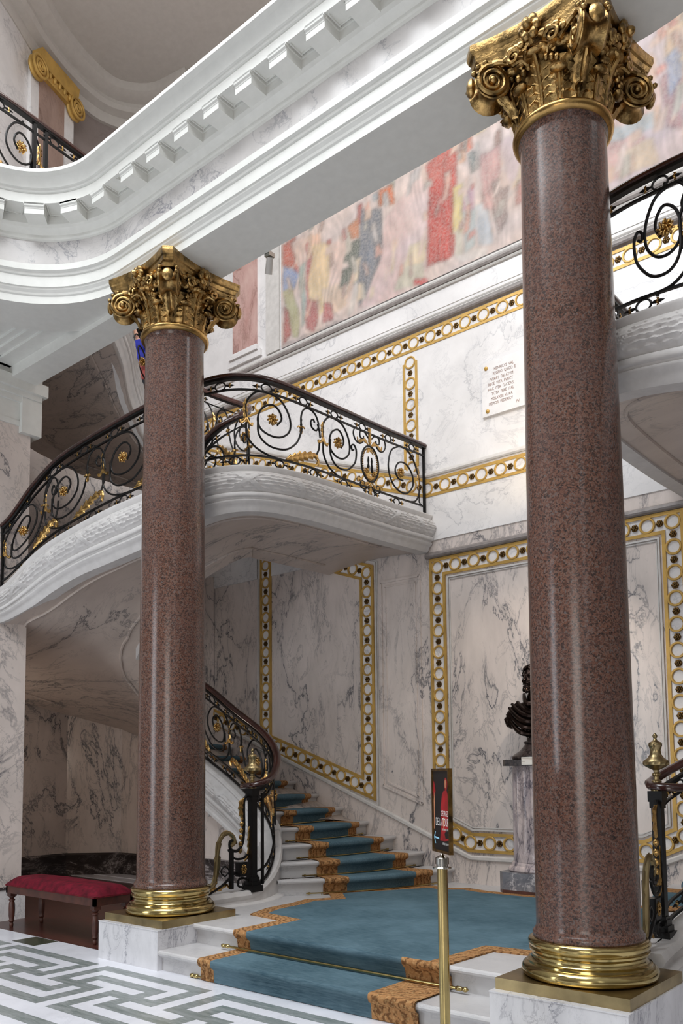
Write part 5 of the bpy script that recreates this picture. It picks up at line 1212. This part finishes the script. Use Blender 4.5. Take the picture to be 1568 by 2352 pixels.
balls=[(B(0,0,.40),(.17,.12,.18)),(B(0,-.01,.50),(.27,.13,.11)),(B(-.24,0,.47),(.11,.10,.10)),(B(.24,0,.47),(.11,.10,.10)),(B(-.28,.01,.40),(.07,.08,.07)),(B(.28,.01,.40),(.07,.08,.07)),(B(0,.0,.28),(.09,.08,.12)),(B(-.01,-.02,.64),(.075,.08,.12)),(B(-.1,-.01,.57),(.12,.09,.05)),(B(.1,-.01,.57),(.12,.09,.05)),
 (B(hx,hy+.03,hz+.02),(.088,.105,.11)),(B(hx,hy-.02,hz-.05),(.068,.075,.085)),(B(hx,hy-.05,hz-.10),(.048,.05,.05)),
 (B(hx,hy-.115,hz-.005),(.014,.022,.032)),(B(hx,hy-.125,hz-.028),(.018,.018,.012)),(B(hx-.034,hy-.078,hz+.028),(.026,.016,.010)),(B(hx+.034,hy-.078,hz+.028),(.026,.016,.010)),
 (B(hx-.034,hy-.068,hz+.008),(.016,.014,.011)),(B(hx+.034,hy-.068,hz+.008),(.016,.014,.011)),(B(hx-.045,hy-.06,hz-.03),(.022,.024,.022)),(B(hx+.045,hy-.06,hz-.03),(.022,.024,.022)),
 (B(hx,hy-.095,hz-.068),(.026,.014,.008)),(B(hx,hy-.090,hz-.082),(.022,.014,.008)),(B(hx-.088,hy+.03,hz-.005),(.014,.022,.034)),(B(hx+.088,hy+.03,hz-.005),(.014,.022,.034))]
skin('figure',balls,M['bronze'],bt,.008,5)
mb=MB(); random.seed(3)
for k in range(70):
    a=random.uniform(0,2*PI); t=random.uniform(.0,1.25); d=Vector((math.sin(t)*math.cos(a),math.sin(t)*math.sin(a),math.cos(t)))
    if d.y<-.62 and d.z<.55: continue
    c=B(hx,hy+.03,hz+.03)+Vector((d.x*.095,d.y*.112,d.z*.115)); e=d.orthogonal().normalized(); mb.tube(spiral(c,e,d.cross(e).normalized(),.022,.006,1.2,10,random.uniform(0,6)),[.011]*11,6)
for k in range(34):
    a=random.uniform(-1.1,1.1); c=B(hx+math.sin(a)*.058,hy-.03-math.cos(a)*.055,hz-.10-random.uniform(0,.06)*(1-abs(a)*.5)); mb.tube([c+ZV*.018,c+Vector((.006*math.sin(k),-.008,0)),c-ZV*.02],[.010,.010,.004],6)
for sgn in (-1,1): mb.tube([B(hx,hy-.108,hz-.048),B(hx+sgn*.022,hy-.103,hz-.055),B(hx+sgn*.042,hy-.088,hz-.072)],[.008,.008,.003],6)
part(mb,'hair_and_beard',M['bronze'],bt)
mb=MB()
for k,(a0,a1,z0,z1,y_) in enumerate([(-.30,.20,.52,.36,-.02),(-.29,.24,.56,.43,-.03),(-.26,.26,.60,.50,-.02),(-.31,.10,.47,.30,.0),(-.20,.27,.62,.55,-.01),(-.12,.10,.70,.66,-.01)]):
    pts=[]
    for q in range(15):
        t=q/14; x=a0+(a1-a0)*t; pts.append(B(x,y_-.14*math.cos((t-.5)*PI*.9)-.01*k*0,z0+(z1-z0)*t-.10*math.sin(PI*t)))
    mb.tube(pts,[.030*(.6+.4*math.sin(PI*q/14)) for q in range(15)],8)
for x,z0,z1,r_ in ((-.30,.56,.40,.045),(-.33,.50,.36,.04),(.31,.55,.38,.045),(-.25,.60,.50,.04)): mb.tube([B(x*.8,-.02,z0),B(x,-.03,(z0+z1)/2),B(x*.98,-.02,z1)],[r_*.7,r_,r_*.5],9)
for k in range(7): x=-.11+.037*k; mb.tube([B(x*1.2,-.10,.40),B(x,-.11,.32),B(x*.6,-.08,.235)],[.02,.018,.01],7)
part(mb,'drapery',M['bronze'],bt)
# ------------------------------------------------------------------ visitor on the upper flight
vx,vy,vz=-9.72,7.12,6.42
ps=thing('person','person in a cobalt blue top and black trousers standing behind the upper stair railing','person',(vx,vy,vz))
V=lambda x,y,z: Vector((vx+x,vy+y,vz+z))
def limb(mb,pts,rs): mb.tube(resample(pts,.05),[rs[0]+(rs[1]-rs[0])*k/(len(resample(pts,.05))-1) for k in range(len(resample(pts,.05)))],12)
skin('body',[(V(0,0,1.57),(.075,.095,.115)),(V(0,-.03,1.50),(.055,.06,.06)),(V(0,-.10,1.55),(.013,.02,.025)),(V(0,0,1.42),(.05,.055,.09)),(V(0,0,1.15),(.15,.10,.25)),(V(0,0,.90),(.15,.11,.12)),(V(-.078,0,1.56),(.012,.02,.03)),(V(.078,0,1.56),(.012,.02,.03))],M['skin'],ps,.014,4,
  lambda mb:[limb(mb,[V(s*.19,0,1.34),V(s*.24,.02,1.08),V(s*.20,-.16,.95)],(.048,.032)) or mb.ball(V(s*.20,-.19,.95),(.035,.05,.02),8,6) for s in (-1,1)])
skin('blue_top',[(V(0,0,1.30),(.185,.125,.13)),(V(0,0,1.12),(.165,.125,.17)),(V(0,0,1.02),(.175,.135,.12)),(V(-.17,0,1.35),(.06,.07,.06)),(V(.17,0,1.35),(.06,.07,.06))],M['blue_cloth'],ps,.015,5,
  lambda mb:[limb(mb,[V(s*.18,0,1.36),V(s*.245,.02,1.12),V(s*.23,-.08,1.0)],(.065,.052)) for s in (-1,1)])
part(MB().lathe([(.16,.78),(.18,.80),(.185,.9),(.175,1.0),(.15,1.02)],(vx,vy,vz),28,sy=.75,fl=lambda a,z:1+.03*math.sin(a*9)),'shirt_hem',M['pink_cloth'],ps)
skin('trousers',[(V(0,0,.84),(.16,.12,.12))],M['dark_cloth'],ps,.016,4,lambda mb:[limb(mb,[V(s*.08,0,.84),V(s*.09,-.01,.47),V(s*.10,.01,.06)],(.085,.055)) for s in (-1,1)])
for s in (-1,1): mb=MB(); mb.ball(V(s*.10,-.05,.04),(.045,.12,.04),12,8); part(mb,'shoe',M['dark_cloth'],ps)
mb=MB(); mb.ball(V(0,.02,1.61),(.085,.10,.10),14,10); part(mb,'hair',M['hair'],ps)
# small track spot fixed to the inner face of the beam
fx=thing('ceiling_spot','small grey spotlight hanging at the inner edge of the beam before the fresco border','spotlight',(-5.12,5.14,6.3))
part(MB().box(-5.16,-5.10,5.12,5.19,6.235,6.275),'bracket',M['steel'],fx,False)
mb=MB(); mb.tube([(-5.13,5.16,6.24),(-5.17,5.19,6.18),(-5.20,5.21,6.13)],[.028,.032,.034],12); part(mb,'lamp_housing',M['plaster_grey'],fx)
